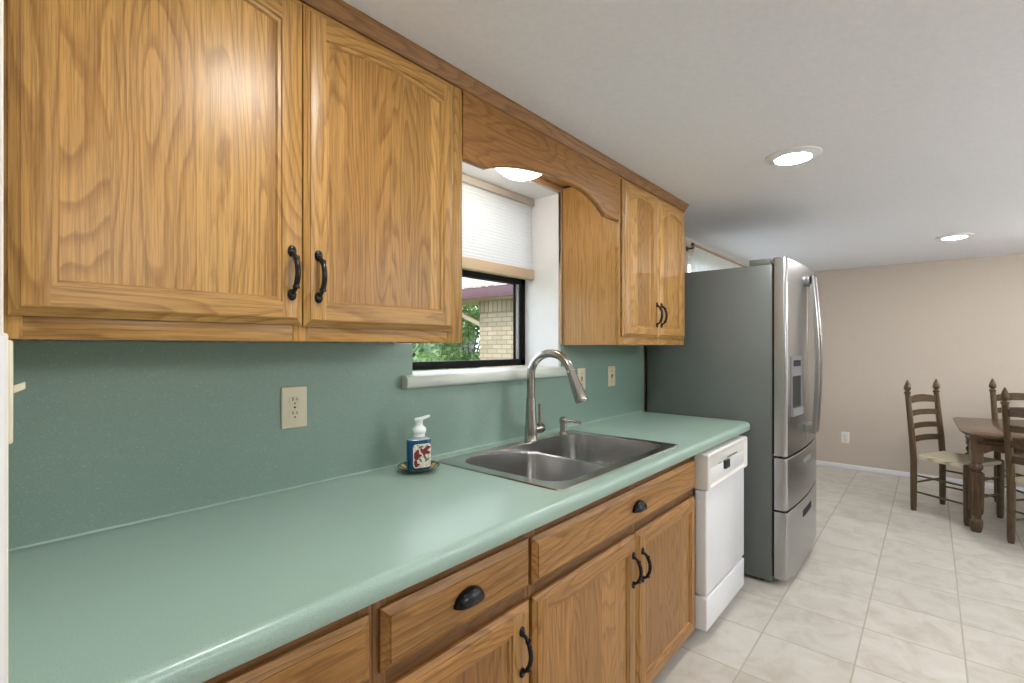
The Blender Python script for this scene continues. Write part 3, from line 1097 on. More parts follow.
mb.lathe([(0.0225, 0.0), (0.0225, 0.034), (0.0240, 0.036), (0.0240, 0.056), (0.021, 0.062), (0.0, 0.063)], (fx + 0.018, fy_, hz), 'nickel', 22, axis='x')
hx = fx + 0.066
mb.tube([(hx, fy_ , hz + .012), (hx + .002, fy_ + .002, hz + .05), (hx + .006, fy_ + .004, hz + .085), (hx + .010, fy_ + .006, hz + .108)], [0.0085, 0.0078, 0.0090, 0.0105], 'nickel', 12, flat=0.7)
mb.build('handle', t)

# soap pump on the sink deck
t = thing('soap_pump', 'small brushed nickel soap pump on the sink deck right of the faucet', 'soap dispenser', (1.945, -0.098, zr))
mb = MB((1.945, -0.098, zr))
c0 = (1.945, -0.098, zr)
mb.lathe([(0.018, 0), (0.020, 0.004), (0.0165, 0.006), (0.0160, 0.045), (0.0185, 0.048), (0.0195, 0.060), (0.0180, 0.072), (0.008, 0.078), (0, 0.079)], c0, 'nickel', 22)
mb.build('body', t)
mb = MB((1.945, -0.098, zr))
mb.tube([(1.950, -0.105, zr + .056), (1.965, -0.135, zr + .058), (1.980, -0.165, zr + .054), (1.984, -0.176, zr + .049)], [0.0100, 0.0090, 0.0080, 0.0072], 'nickel', 12)
mb.build('spout', t)

# ------------------------------------------------------------------ base cabinets
BF, BD = -0.636, -0.656
BB, BT = 0.048, CZ_ - CT - .0005
def base(o, x0, x1, label, stiles, rails, name='base_cabinet'):
    c_ = thing(name, label, 'cabinet', o, 0, 'oak base cabinets')
    carcass(c_, o, x0, x1, BF, BB, BT, 'oak_side', 'oak_base_stile_shaded', 'oak_base_frame_shaded', stiles, rails, toe=True)
    return c_
o = (0.29, -0.33, 0.0)
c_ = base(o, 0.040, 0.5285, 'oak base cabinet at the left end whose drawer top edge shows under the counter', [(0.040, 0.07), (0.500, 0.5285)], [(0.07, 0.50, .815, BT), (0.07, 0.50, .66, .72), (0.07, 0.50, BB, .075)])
drawer_front(c_, o, 0.056, 0.518, 0.706, 0.829, BF - .001, BD, 'oak_base_h', cup=(0.29, 0.774))
door(c_, o, 0.056, 0.518, 0.062, 0.668, BF - .001, BD, (0.112, 0.462, 0.118, 0.612), 'oak_base_v', 'oak_base_h', 'oak_base_panel', handle=(0.49, 0.56, 0.125))
o = (0.76, -0.33, 0.0)
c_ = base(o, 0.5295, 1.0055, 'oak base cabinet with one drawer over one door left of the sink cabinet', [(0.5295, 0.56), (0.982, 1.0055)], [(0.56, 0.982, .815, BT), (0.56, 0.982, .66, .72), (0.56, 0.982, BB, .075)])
drawer_front(c_, o, 0.543, 0.998, 0.704, 0.829, BF - .001, BD, 'oak_base_h', cup=(0.766, 0.774))
door(c_, o, 0.543, 0.998, 0.062, 0.668, BF - .001, BD, (0.598, 0.922, 0.118, 0.612), 'oak_base_v', 'oak_base_h', 'oak_base_panel', handle=(0.957, 0.553, 0.125))
o = (1.59, -0.33, 0.0)
c_ = base(o, 1.0065, 2.190, 'wide oak sink base cabinet with a long false drawer and two doors', [(1.0065, 1.035), (1.58, 1.62), (2.165, 2.190)], [(1.035, 1.58, .815, BT), (1.62, 2.165, .815, BT), (1.035, 1.58, .66, .72), (1.62, 2.165, .66, .72), (1.035, 1.58, BB, .075), (1.62, 2.165, BB, .075)])
drawer_front(c_, o, 1.013, 2.184, 0.700, 0.827, BF - .001, BD, 'oak_base_h', cup=(1.610, 0.768))
door(c_, o, 1.013, 1.605, 0.062, 0.667, BF - .001, BD, (1.070, 1.548, 0.118, 0.612), 'oak_base_v', 'oak_base_h', 'oak_base_panel', handle=(1.573, 0.548, 0.122))
door(c_, o, 1.612, 2.184, 0.062, 0.667, BF - .001, BD, (1.670, 2.126, 0.118, 0.612), 'oak_base_v', 'oak_base_h', 'oak_base_panel', handle=(1.645, 0.542, 0.122))

# ------------------------------------------------------------------ dishwasher
x0, x1 = 2.200, 2.778
do = (2.48, -0.34, 0.0)
t = thing('dishwasher', 'white built-in dishwasher with a cream control panel at the end of the counter', 'dishwasher', do)
mb = MB(do); mb.box((x0 + .006, -0.640, 0.10), (x1 - .006, -0.03, BT - .003), 'grey_plastic'); mb.box((x0 + .03, -0.58, 0), (x1 - .03, -0.05, 0.10), 'black_plastic'); mb.build('tub', t)
mb = MB(do); mb.box((x0, -0.694, 0.2215), (x1, -0.641, 0.6900), 'appliance_white', 0.006, 3); mb.build('door', t)
mb = MB(do); mb.box((x0, -0.696, 0.062), (x1 - .005, -0.60, 0.209), 'appliance_white', 0.007, 3); mb.build('kick_panel', t)
# console: raised surround with a recessed field
mb = MB(do)
cx0, cx1, cz0, cz1 = x0 - .002, x1 + .022, 0.692, 0.856
O = rrect(cx0, cx1, cz0, cz1, 0.010, 4)
I = rrect(cx0 + .026, cx1 - .018, cz0 + .012, cz1 - .012, 0.008, 4)
I2 = rrect(cx0 + .034, cx1 - .028, cz0 + .020, cz1 - .022, 0.008, 4)
Om = rrect(cx0 + .005, cx1 - .005, cz0 + .005, cz1 - .005, 0.008, 4)
mb.loft([[(x, -0.641, z) for x, z in O], [(x, -0.700, z) for x, z in O], [(x, -0.705, z) for x, z in Om], [(x, -0.705, z) for x, z in I], [(x, -0.698, z) for x, z in I2]], 'appliance_cream', True, True)
mb.build('control_panel', t)
mb = MB(do); mb.box((2.242, -0.6995, 0.724), (2.758, -0.6975, 0.784), 'appliance_white', 0.0008); mb.build('label_strip', t)
mb = MB(do)
mb.box((2.418, -0.712, 0.752), (2.482, -0.6975, 0.792), 'black_plastic', 0.003)
mb.build('latch', t)
mb = MB(do)
mb.box((2.483, -0.7012, 0.7955), (2.63, -0.6975, 0.800), 'black_plastic'); mb.build('slot', t)
mb = MB(do); mb.box((2.35, -0.7012, 0.789), (2.385, -0.6975, 0.792), 'grey_plastic'); mb.build('slot', t)

# ------------------------------------------------------------------ refrigerator
fx0, fx1 = 3.002, 3.912
fo = (3.457, -0.45, 0.0)
FH = 1.800
t = thing('refrigerator', 'tall stainless steel french-door refrigerator with charcoal sides at the end of the counter', 'refrigerator', fo)
mb = MB(fo)
mb.box((fx0, -0.778, 0.022), (fx1, -0.034, FH), 'fridge_side', 0.004)
mb.build('cabinet', t)
for x in (fx0 + .05, fx1 - .05):
    for y in (-0.72, -0.10):
        mb = MB(fo)
        mb.lathe([(0.016, 0.0005), (0.020, 0.004), (0.020, 0.0215)], (x, y, 0), 'black_plastic', 16)
        mb.build('foot', t)
mb = MB(fo)
mb.box((fx0, -0.77, FH + .0005), (fx0 + .10, -0.66, FH + .034), 'fridge_side', 0.004)
mb.build('hinge_cover', t)
mb = MB(fo)
mb.box((fx1 - .10, -0.77, FH + .0005), (fx1, -0.66, FH + .034), 'fridge_side', 0.004)
mb.build('hinge_cover', t)
mb = MB(fo)
mb.box((fx0 + .10, -0.765, FH + .0005), (fx1 - .10, -0.70, FH + .026), 'fridge_side', 0.003)
mb.build('top_trim', t)
for x in (fx0 + .03, fx1 - .03):
    mb = MB(fo)
    mb.lathe([(0.022, 0), (0.022, 0.030), (0.019, 0.036), (0, 0.037)], (x, -0.797, FH + .0005), 'grey_plastic', 18)
    mb.build('hinge', t)

def front_y(x):
    q = (x - fx0) / (fx1 - fx0) * 2 - 1
    return -0.853 - 0.022 * (1 - q * q)

def front_panel(name, xa, xb, za, zb, lround=True, rround=True, wavy=0.0):
    """Bowed stainless front with rounded outer edges, y back -0.79."""
    mb = MB(fo)
    pts = []
    n = 14
    r = 0.016
    pts.append((xa, -0.790)); pts.append((xa, front_y(xa) + r + .004 if lround else front_y(xa) + .003))
    if lround:
        for i in range(1, 6):
            a = PI / 2 * i / 5
            pts.append((xa + r - r * math.cos(a), front_y(xa + r) + r - r * math.sin(a)))
    xs0 = xa + (r if lround else .002); xs1 = xb - (r if rround else .002)
    for i in range(1 if lround else 0, n + 1 if not rround else n):
        x = xs0 + (xs1 - xs0) * i / n
        pts.append((x, front_y(x)))
    if rround:
        for i in range(0, 6):
            a = PI / 2 * i / 5
            pts.append((xb - r + r * math.sin(a), front_y(xb - r) + r - r * math.cos(a)))
    pts.append((xb, -0.790))
    ea = 0.004
    L = []
    for z, q in ((za, ea), (za + ea, 0), (zb - ea, 0), (zb, ea)):
        cx = (xa + xb) / 2
        L.append([(x, y + (q if y < -0.80 else 0), z) for x, y in pts])
    mb.loft(L, 'steel_door', True, True)
    return mb.build(name, t, smooth=30)

xm = 3.457
dl = front_panel('door', fx0, xm - .002, 0.728, FH + .030, True, False)
dr = front_panel('door', xm + .002, fx1, 0.728, FH + .030, False, True)
d1 = front_panel('drawer', fx0, fx1, 0.428, 0.716)
d2 = front_panel('drawer', fx0, fx1, 0.045, 0.416)
for a, b in ((0.05, 0.41), (0.43, 0.71), (0.735, FH - .02)):
    mb = MB(fo)
    mb.box((fx0 + .008, -0.7898, a), (fx1 - .008, -0.7782, b), 'dark_gasket')
    mb.build('gasket', t)
for a in (.4165, .7165):
    mb = MB(fo)
    mb.box((fx0 + .004, -0.84, a), (fx1 - .004, -0.7785, a + .011), 'dark_gasket')
    mb.build('gasket', t)
mb = MB(fo); mb.box((fx0 + .004, -0.812, 0.7135), (fx0 + .05, -0.778, 0.7305), 'grey_plastic', 0.002); mb.build('middle_hinge', t)

def door_handle(x, parent, s):
    mb = MB(fo)
    z0, z1 = 0.815, 1.765
    yb = front_y(x)
    n = 24
    loops = []
    for i in range(n + 1):
        u_ = i / n
        z = z0 + (z1 - z0) * u_
        bow = 0.054 - 0.012 * u_ + 0.026 * math.sin(PI * u_)
        y = yb - bow
        hw = 0.018
        loops.append([(x - hw, y + .024, z), (x - hw, y + .004, z), (x - hw * .5, y, z), (x + hw * .5, y, z), (x + hw, y + .004, z), (x + hw, y + .024, z)])
    mb.loft(loops, 'steel_handle', True, True)
    for z in (z0, z1):
        za, zb = (z, z + .052) if z == z0 else (z - .052, z)
        mb.box((x - .018, yb - .036, za), (x + .018, yb + .002, zb), 'steel_handle', 0.003)
    return mb.build('handle', parent, smooth=40)
door_handle(3.409, dl, 1)
door_handle(3.497, dr, -1)

# ice and water dispenser on the left door
xa, xb = 3.070, 3.275
def dy(x, d=0.0):
    return front_y(x) - d
mb = MB(fo)
n = 8
def curved_plate(mb, xa, xb, za, zb, d0, d1, m):
    A, B = [], []
    for i in range(n + 1):
        x = xa + (xb - xa) * i / n
        A.append((x, dy(x, d0))); B.append((x, dy(x, d1)))
    P = A + B[::-1]
    mb.loft([[(x, y, za) for x, y in P], [(x, y, zb) for x, y in P]], m, True, True)
curved_plate(mb, xa, xb, 1.170, 1.285, -0.001, 0.005, 'panel_grey')
curved_plate(mb, xa, xa + .012, 0.99, 1.170, -0.001, 0.005, 'panel_grey')
curved_plate(mb, xb - .012, xb, 0.99, 1.170, -0.001, 0.005, 'panel_grey')
disp = mb.build('dispenser', dl)
mb = MB(fo); curved_plate(mb, xa + .012, xb - .012, 0.99, 1.170, -0.001, 0.0012, 'recess_dark'); mb.build('dispenser_recess', dl)
mb = MB(fo); curved_plate(mb, xa + .03, xb - .03, 1.225, 1.26, 0.0045, 0.0062, 'dark_gasket'); mb.build('dispenser_display', dl)
mb = MB(fo); curved_plate(mb, xa - .002, xb + .002, 0.945, 0.99, -0.001, 0.014, 'panel_grey'); mb.build('drip_tray', dl)
mb = MB(fo); curved_plate(mb, 3.33, 3.585, 0.317, 0.357, -0.001, 0.0014, 'dark_gasket'); mb.build('recessed_pull', d2)
mb = MB(fo); curved_plate(mb, 3.33, 3.585, 0.635, 0.665, -0.001, 0.0014, 'grey_plastic'); mb.build('recessed_pull', d1)

# ------------------------------------------------------------------ window shade, curtain
t = thing('window_shade', 'white cellular shade half lowered over the sink window', 'window shade', (1.575, 0.17, 1.70))
wo = (1.575, 0.17, 1.70)
mb = MB(wo); mb.box((1.113, 0.150, 2.086), (2.036, 0.196, 2.1225), 'head_rail', 0.003); mb.build('headrail', t)
mb = MB(wo)
n = 22
L = []
z0s, z1s = 1.748, 2.0855
for i in range(2 * n + 1):
    z = z0s + (z1s - z0s) * i / (2 * n)
    off = 0.0012 if i % 2 else -0.0012
    L.append((0.170 + off, z))
A = [(y - .004, z) for y, z in L]; B = [(0.344 - y + .004 - .0, z) for y, z in L[::-1]]
mb.loft([[(1.118, y, z) for y, z in A + B], [(2.031, y, z) for y, z in A + B]], 'shade', True, True)
mb.build('fabric', t, smooth=10)
mb = MB(wo); mb.box((1.113, 0.150, 1.694), (2.036, 0.190, 1.7475), 'rail_wood', 0.006, 3); mb.build('bottom_rail', t)

t = thing('curtain_rod', 'thin brown curtain rod just under the ceiling behind the refrigerator', 'curtain rod', (4.8, -0.055, 2.13))
ro = (4.8, -0.055, 2.13)
mb = MB(ro); mb.tube([(3.76, -0.055, 2.13), (6.0, -0.055, 2.13)], 0.0065, 'rod_rail', 12); mb.build('rod', t)
for x in (3.78, 5.98):
    mb = MB(ro)
    mb.tube([(x, -0.0005, 2.105), (x, -0.045, 2.105), (x, -0.055, 2.118)], 0.007, 'rod', 10)
    mb.lathe([(0.02, 0), (0.02, .004), (0, .005)], (x, -0.0005, 2.105), 'rod', 14, mtx=Matrix.Rotation(PI / 2, 3, 'X'))
    mb.build('bracket', t)
for x in (3.745, 6.0):
    mb = MB(ro)
    mb.lathe([(0.009, 0), (0.014, .006), (0.014, .012), (0, .018)], (x, -0.055, 2.13), 'rod', 14, axis='x')
    mb.build('finial', t)
mb = MB((4.8, -0.08, 0.6))
n = 300
T, Bt = [], []
for i in range(n + 1):
    x = 3.82 + (5.92 - 3.82) * i / n
    yy = -0.0185 + 0.010 * math.sin(x * 74) + 0.003 * math.sin(x * 31)
    T.append((x, -0.052 + 0.5 * (yy + .0185), 2.118)); Bt.append((x, yy, 0.62))
vs1 = [mb.v(p) for p in T]; vm = [mb.v((b[0], b[1], 2.02)) for b in Bt]; vs2 = [mb.v(p) for p in Bt]
for a, b in ((vs1, vm), (vm, vs2)):
    for i in range(n):
        f = mb.bm.faces.new((a[i], a[i + 1], b[i + 1], b[i])); f.material_index = mb.mi('sheer')
o = mb.build('sheer_curtain', smooth=60)
tag(o, 'white pleated sheer curtain on the wall behind the refrigerator', 'curtain')

# ------------------------------------------------------------------ outlets and switches
def plate(name, label, cat, x, z, wd, ht, m, kind, group=None, yaw=0.0, loc=None):
    L = loc or (x, -0.0124, z)
    t = thing(name, label, cat, L, yaw, group)
    mb = MB()
    mb.box((-wd / 2, -0.0058, -ht / 2), (wd / 2, 0, ht / 2), m, 0.0028, 3)
    mb.build('cover_plate', t)
    if kind == 'outlet':
        for s in (-1, 1):
            zc = s * 0.0205
            mb = MB()
            R = [(0.0165 * math.cos(a), 0.0165 * math.sin(a)) for a in [2 * PI * i / 28 for i in range(28)]]
            R = [(max(-.0165, min(.0165, p[0])), max(-.0135, min(.0135, p[1]))) for p in R]
            mb.loft([[(p[0], -0.0050, zc + p[1]) for p in R], [(p[0], -0.0072, zc + p[1]) for p in R]], m, True, True)
            r = mb.build('receptacle', t, smooth=30)
            mb = MB()
            for sx, h in ((-.0062, .0048), (.0062, .0040)):
                mb.box((sx - .0012, -0.0075, zc + .004 - h), (sx + .0012, -0.0068, zc + .004 + h), 'slot')
            mb.lathe([(0.0024, 0), (0.0024, .0008)], (0, -0.0068, zc - .0085), 'slot', 12, mtx=Matrix.Rotation(PI / 2, 3, 'X'))
            mb.build('slots', r)
        mb = MB(); mb.lathe([(0.003, 0), (0.003, .001), (0, .0014)], (0, -0.0056, 0), 'slot' if m == 'ivory' else m, 12, mtx=Matrix.Rotation(PI / 2, 3, 'X')); mb.build('screw', t)
    else:
        mb = MB(); mb.box((-.0055, -0.0066, -.0125), (.0055, -0.0052, .0125), 'slot'); mb.build('toggle_slot', t)
        mb = MB()
        a = [(-.0045, -.0042), (.0045, -.0042), (.0045, .0042), (-.0045, .0042)]
        mb.loft([[(x_, -0.006, z_) for x_, z_ in a], [(x_ * .95, -0.0115, z_ * .98 + .0025) for x_, z_ in a], [(x_ * .85, -0.0172, z_ * .9 + .0050) for x_, z_ in a]], m, True, True)
        mb.build('toggle', t)
        for s in (-1, 1):
            mb = MB()
            mb.lathe([(0.0028, 0), (0.0028, .001), (0, .0014)], (0, -0.0056, s * .03), 'slot', 12, mtx=Matrix.Rotation(PI / 2, 3, 'X'))
            mb.build('screw', t)
    return t
plate('wall_outlet', 'ivory duplex outlet on the green backsplash under the large wall cabinet', 'outlet', 0.667, 1.157, 0.077, 0.122, 'ivory', 'outlet')
plate('light_switch', 'ivory switch plate on the backsplash partly behind the faucet spout', 'switch', 2.235, 1.162, 0.078, 0.118, 'ivory', 'switch', 'ivory backsplash switches')
plate('light_switch', 'ivory switch plate on the backsplash nearest the refrigerator', 'switch', 2.562, 1.162, 0.086, 0.118, 'ivory', 'switch', 'ivory backsplash switches')
plate('wall_outlet', 'white outlet low on the beige dining wall beside the refrigerator', 'outlet', 0, 0, 0.076, 0.12, 'white_plate', 'outlet', None, -PI / 2, (XF - .0004, -0.742, 0.340))
plate('light_switch', 'cream toggle switch seen edge-on at the far left wall end above the counter', 'switch', 0, 0, 0.070, 0.114, 'ivory', 'switch', None, PI / 2, (0.0381, -0.655, 1.288))

# ------------------------------------------------------------------ soap bottle on its dish
sx, sy = 1.040, -0.130
mb = MB((sx, sy, CZ_ + .0005))
prof = [(0.032, 0.0), (0.036, 0.002), (0.050, 0.006), (0.064, 0.013), (0.071, 0.0185), (0.0705, 0.0205), (0.0685, 0.0195), (0.060, 0.0125), (0.051, 0.0072), (0.0, 0.0064)]
mb.lathe(prof, (sx, sy, CZ_ + .0005), 'dish', 48)
o = mb.build('soap_dish', smooth=50, fix=False)
tag(o, 'small glazed green dish with a patterned rim under the blue soap bottle', 'dish')
zb = CZ_ + .0080
t = thing('soap_bottle', 'blue foaming hand soap bottle with a red flower label and white pump', 'soap bottle', (sx, sy, zb), math.radians(-22))
def oval(a, b, z, p=3.2, n=40):
    out = []
    for i in range(n):
        q = 2 * PI * i / n
        c_, s_ = math.cos(q), math.sin(q)
        out.append((a * math.copysign(abs(c_) ** (2 / p), c_), b * math.copysign(abs(s_) ** (2 / p), s_), z))
    return out
mb = MB()
mb.loft([oval(.036, .021, 0), oval(.0395, .0245, .003), oval(.040, .025, .008), oval(.040, .025, .0965), oval(.0390, .024, .1005)], 'blue_soap', True, True)
mb.build('bottle', t, smooth=50)
mb = MB()
mb.loft([oval(.0392, .0242, .1007), oval(.037, .0225, .1045, 2.8), oval(.028, .020, .1075, 2.3), oval(.0205, .0185, .109, 2)], 'clear_plastic', True, True)
mb.build('shoulder', t, smooth=60)
mb = MB()
mb.lathe([(0.0205, 0.1095), (0.0208, 0.112), (0.0208, 0.121), (0.0240, 0.123), (0.0255, 0.131), (0.0235, 0.139), (0.0165, 0.145), (0.0140, 0.148), (0.0138, 0.1635), (0.0160, 0.1655), (0.0160, 0.1705), (0.0, 0.1715)], (0, 0, 0), 'pump', 28)
d_ = Vector((0.84, 0.40, 0)).normalized()
mb.tube([(-d_.x * .019, -d_.y * .019, 0.1675), (d_.x * .015, d_.y * .015, 0.1690), (d_.x * .042, d_.y * .042, 0.1735), (d_.x * .050, d_.y * .050, 0.1735)], [0.006, 0.0066, 0.0056, 0.0046], 'pump', 12, flat=0.8)
mb.build('pump', t, smooth=50)
# label wrapped on the front and its printed flowers
def on_bottle(x, z, d):
    y = -.025 * (max(0.0, 1 - abs(x / .040) ** 3.2)) ** (1 / 3.2)
    return (x, y - d, z)
mb = MB()
n = 36
lx0, lx1, lz0, lz1, lr = -.026, .0385, .008, .088, .010
cols = []
for i in range(n + 1):
    x = lx0 + (lx1 - lx0) * i / n
    e_ = max(0.0, lr - min(x - lx0, lx1 - x))
    c_ = lr - math.sqrt(max(0.0, lr * lr - e_ * e_))
    cols.append([mb.v(on_bottle(x, z, .0010)) for z in (lz0 + c_, lz1 - c_)])
for a, b in zip(cols, cols[1:]):
    f = mb.bm.faces.new((a[0], b[0], b[1], a[1])); f.material_index = mb.mi('label')
lab = mb.build('label', t, smooth=60)
lab['label'] = 'white label printed with red flowers'
def blob(mb, cx, cz, a, b, rot, m, d):
    pts = []
    for i in range(14):
        q = 2 * PI * i / 14
        x, z = a * math.cos(q), b * math.sin(q) * (1 - .35 * math.cos(q))
        X = cx + x * math.cos(rot) - z * math.sin(rot); Z = cz + x * math.sin(rot) + z * math.cos(rot)
        X = max(-.023, min(.036, X)); Z = max(.009, min(.084, Z))
        pts.append(on_bottle(X, Z, d))
    mb.face(pts, m)
mb = MB()
for cx, cz, a, b, r in ((.018, .070, .014, .007, .9), (.006, .064, .012, .006, 2.3), (.024, .058, .011, .006, -.3), (.012, .055, .010, .005, -1.6), (.028, .074, .009, .005, .2),
                        (-.014, .058, .013, .008, 1.2), (-.016, .044, .011, .007, -.8), (-.006, .049, .010, .006, .2), (-.018, .028, .010, .006, 1.5), (-.012, .018, .010, .005, .4)):
    blob(mb, cx, cz, a, b, r, 'petal', .0018)
mb.build('printed_petals', lab, fix=False)
mb = MB()
for cx, cz, a, b, r in ((.000, .078, .008, .0035, .3), (.016, .040, .010, .004, -.9), (.022, .034, .009, .004, .6), (-.002, .036, .009, .0035, 1.9)):
    blob(mb, cx, cz, a, b, r, 'leaf_print', .0016)
mb.build('printed_leaves', lab, fix=False)

# ------------------------------------------------------------------ ladder-back chairs
def chair(label, loc, rz):
    """Local axes: x across, y forward; rear posts at y=-0.18, front legs at y=+0.18."""
    t = thing('dining_chair', label, 'chair', loc, rz, 'ladder-back dining chairs')
    rw, fw, dp = 0.198, 0.224, 0.182
    lean = 0.055
    def post_y(z):
        return -dp - (lean * max(0.0, (z - 0.44) / 0.62) ** 1.1)
    for s in (-1, 1):
        mb = MB()
        zs = [0, .03, .2, .42, .6, .8, .945]
        loops = []
        rad = [.0175, .0215, .0225, .0230, .0220, .0200, .0185]
        mb.tube([(s * rw, post_y(z), z) for z in zs], rad, 'chair_wood', 14)
        yt = post_y(.96)
        mb.lathe([(0.0185, 0.0), (0.0235, 0.006), (0.0235, 0.016), (0.0150, 0.022), (0.0140, 0.028), (0.0235, 0.038), (0.0255, 0.050), (0.0220, 0.066), (0.0150, 0.088), (0.0075, 0.106), (0.0050, 0.114), (0.0, 0.117)], (s * rw, yt, .945), 'chair_wood', 16)
        mb.build('rear_post', t, smooth=40)
    for s in (-1, 1):
        mb = MB()
        mb.lathe([(0.0175, 0), (0.0220, .03), (0.0230, .2), (0.0245, .40), (0.0235, .450), (0.014, .4555), (0, .456)], (s * fw, dp, 0), 'chair_wood', 16)
        mb.build('front_leg', t, smooth=40)
    # slats, the top one arched; each bows backwards
    for k_, (za, zb, rise) in enumerate(((.548, .596, .006), (.654, .699, .006), (.760, .806, .006), (.862, .914, .022))):
        mb = MB()
        n = 12
        loops = []
        for i in range(n + 1):
            q = -1 + 2 * i / n
            x = q * (rw - .010)
            y = post_y((za + zb) / 2) - 0.020 * (1 - q * q)
            zt = zb + rise * (1 - q * q)
            zl = za + (0.006 if k_ < 3 else 0.010) * (1 - q * q)
            loops.append([(x, y - .004, zl), (x, y + .004, zl), (x, y + .004, zt), (x, y - .004, zt)])
        mb.loft(loops, 'chair_wood_h', True, True)
        mb.build('slat', t, smooth=40)
    # rungs
    def rung(p, q, r=0.0085):
        mb = MB()
        p, q = Vector(p), Vector(q)
        pts = [p.lerp(q, i / 6) for i in range(7)]
        mb.tube(pts, [r * .75, r * .9, r, r * 1.05, r, r * .9, r * .75], 'chair_wood', 10)
        mb.build('rung', t, smooth=50)
    for s in (-1, 1):
        for za in (.290, .155):
            rung((s * rw, -dp, za), (s * fw, dp, za))
    for za in (.320, .190):
        rung((-fw, dp, za), (fw, dp, za))
    rung((-rw, -dp, .225), (rw, -dp, .225))
    # woven seat
    mb = MB()
    def seat_loop(q, z, g):
        R = [(-fw - .004, dp + .016), (fw + .004, dp + .016), (rw - .006, -dp + .002), (-rw + .006, -dp + .002)]
        out = []
        cx, cy = 0, .01
        for i in range(4):
            a, b = R[i], R[(i + 1) % 4]
            for j in range(8):
                u_ = j / 8
                out.append((cx + (a[0] + (b[0] - a[0]) * u_ - cx) * q, cy + (a[1] + (b[1] - a[1]) * u_ - cy) * q, z))
        return out
    mb.loft([seat_loop(.90, .420, 0), seat_loop(.99, .424, 0), seat_loop(1.0, .438, 0), seat_loop(.98, .452, 0), seat_loop(.9, .459, 0), seat_loop(.6, .455, 0), seat_loop(.25, .449, 0)], 'rush', True, True)
    mb.build('seat', t, smooth=50)
    return t

def heading(dx, dy):
    return math.atan2(dy, dx) - PI / 2
c1 = chair('ladder-back chair wholly in view, cream rush seat tucked under the table end', (5.238, -1.598, 0), heading(-.458, -.889))
# second chair: left rear post at (5.86,-1.87)
def from_post(px, py, hd, side):
    """Chair origin from its rear post on local x=side*0.168."""
    c_, s_ = math.cos(hd), math.sin(hd)
    lx, ly = side * 0.198, -0.182
    return (px - (lx * c_ - ly * s_), py - (lx * s_ + ly * c_), 0)
h2 = heading(-.80, -.60)
dup(c1, from_post(5.875, -1.885, h2, 1), h2, 'dark ladder-back chair behind the dining table, nearest the beige wall')
h3 = heading(.70, -.71)
c3 = dup(c1, from_post(4.715, -1.865, h3, -1), h3, 'ladder-back chair in front of the dining table, cut by the right edge')

# ------------------------------------------------------------------ dining table
TZ = 0.722
to = (5.3, -2.5, 0)
t = thing('dining_table', 'dark wood dining table with a fluted turned leg among the ladder-back chairs', 'table', to)
ext = 2.1
P = [(4.705, -1.735), (4.735, -1.672), (4.80, -1.632), (4.95, -1.612), (5.68, -1.595), (5.745, -1.612), (5.86, -1.99), (5.95, -2.6), (5.88, -3.25), (5.80, -3.55), (4.95, -3.6), (4.90, -3.3), (4.86, -2.6), (4.74, -1.99)]
mb = MB(to)
def inset_poly(P, q):
    cx = sum(p[0] for p in P) / len(P); cy = sum(p[1] for p in P) / len(P)
    out = []
    for x, y in P:
        d = Vector((cx - x, cy - y)); d.normalize()
        out.append((x + d.x * q, y + d.y * q))
    return out
Pi = inset_poly(P, .008); Pj = inset_poly(P, .03)
mb.loft([[(x, y, TZ - .030) for x, y in Pj], [(x, y, TZ - .022) for x, y in Pi], [(x, y, TZ - .012) for x, y in P], [(x, y, TZ - .004) for x, y in P], [(x, y, TZ) for x, y in Pi]], 'table_top', True, True)
mb.build('tabletop', t, smooth=40)
# apron with a moulded band, scalloped near its ends
mb = MB(to)
def apron(p, q, th):
    p, q = Vector((*p, 0)), Vector((*q, 0))
    d = (q - p); L = d.length; d.normalize(); nrm = Vector((-d.y, d.x, 0))
    n = 40
    loops = []
    for i in range(n + 1):
        u_ = i / n
        s = min(u_, 1 - u_) * L
        drop = 0.600 - (0.030 * max(0, 1 - s / .14) ** 1.5 + (0.010 * math.sin(s * 60) if s < .16 else 0))
        c_ = p + d * (u_ * L)
        prof = [(0, drop), (th, drop), (th, .640), (th + .008, .646), (th + .008, .662), (th + .014, .672), (th + .014, TZ - .031), (0, TZ - .031)]
        loops.append([(c_.x + nrm.x * a, c_.y + nrm.y * a, z) for a, z in prof])
    mb.loft(loops, 'table_wood', True, True)
apron((5.64, -1.70), (4.86, -1.72), -0.028)
apron((4.83, -1.70), (4.985, -3.40), -0.028)
apron((5.71, -3.40), (5.64, -1.70), -0.028)
apron((4.985, -3.45), (5.71, -3.43), -0.028)
mb.build('apron', t, smooth=30)
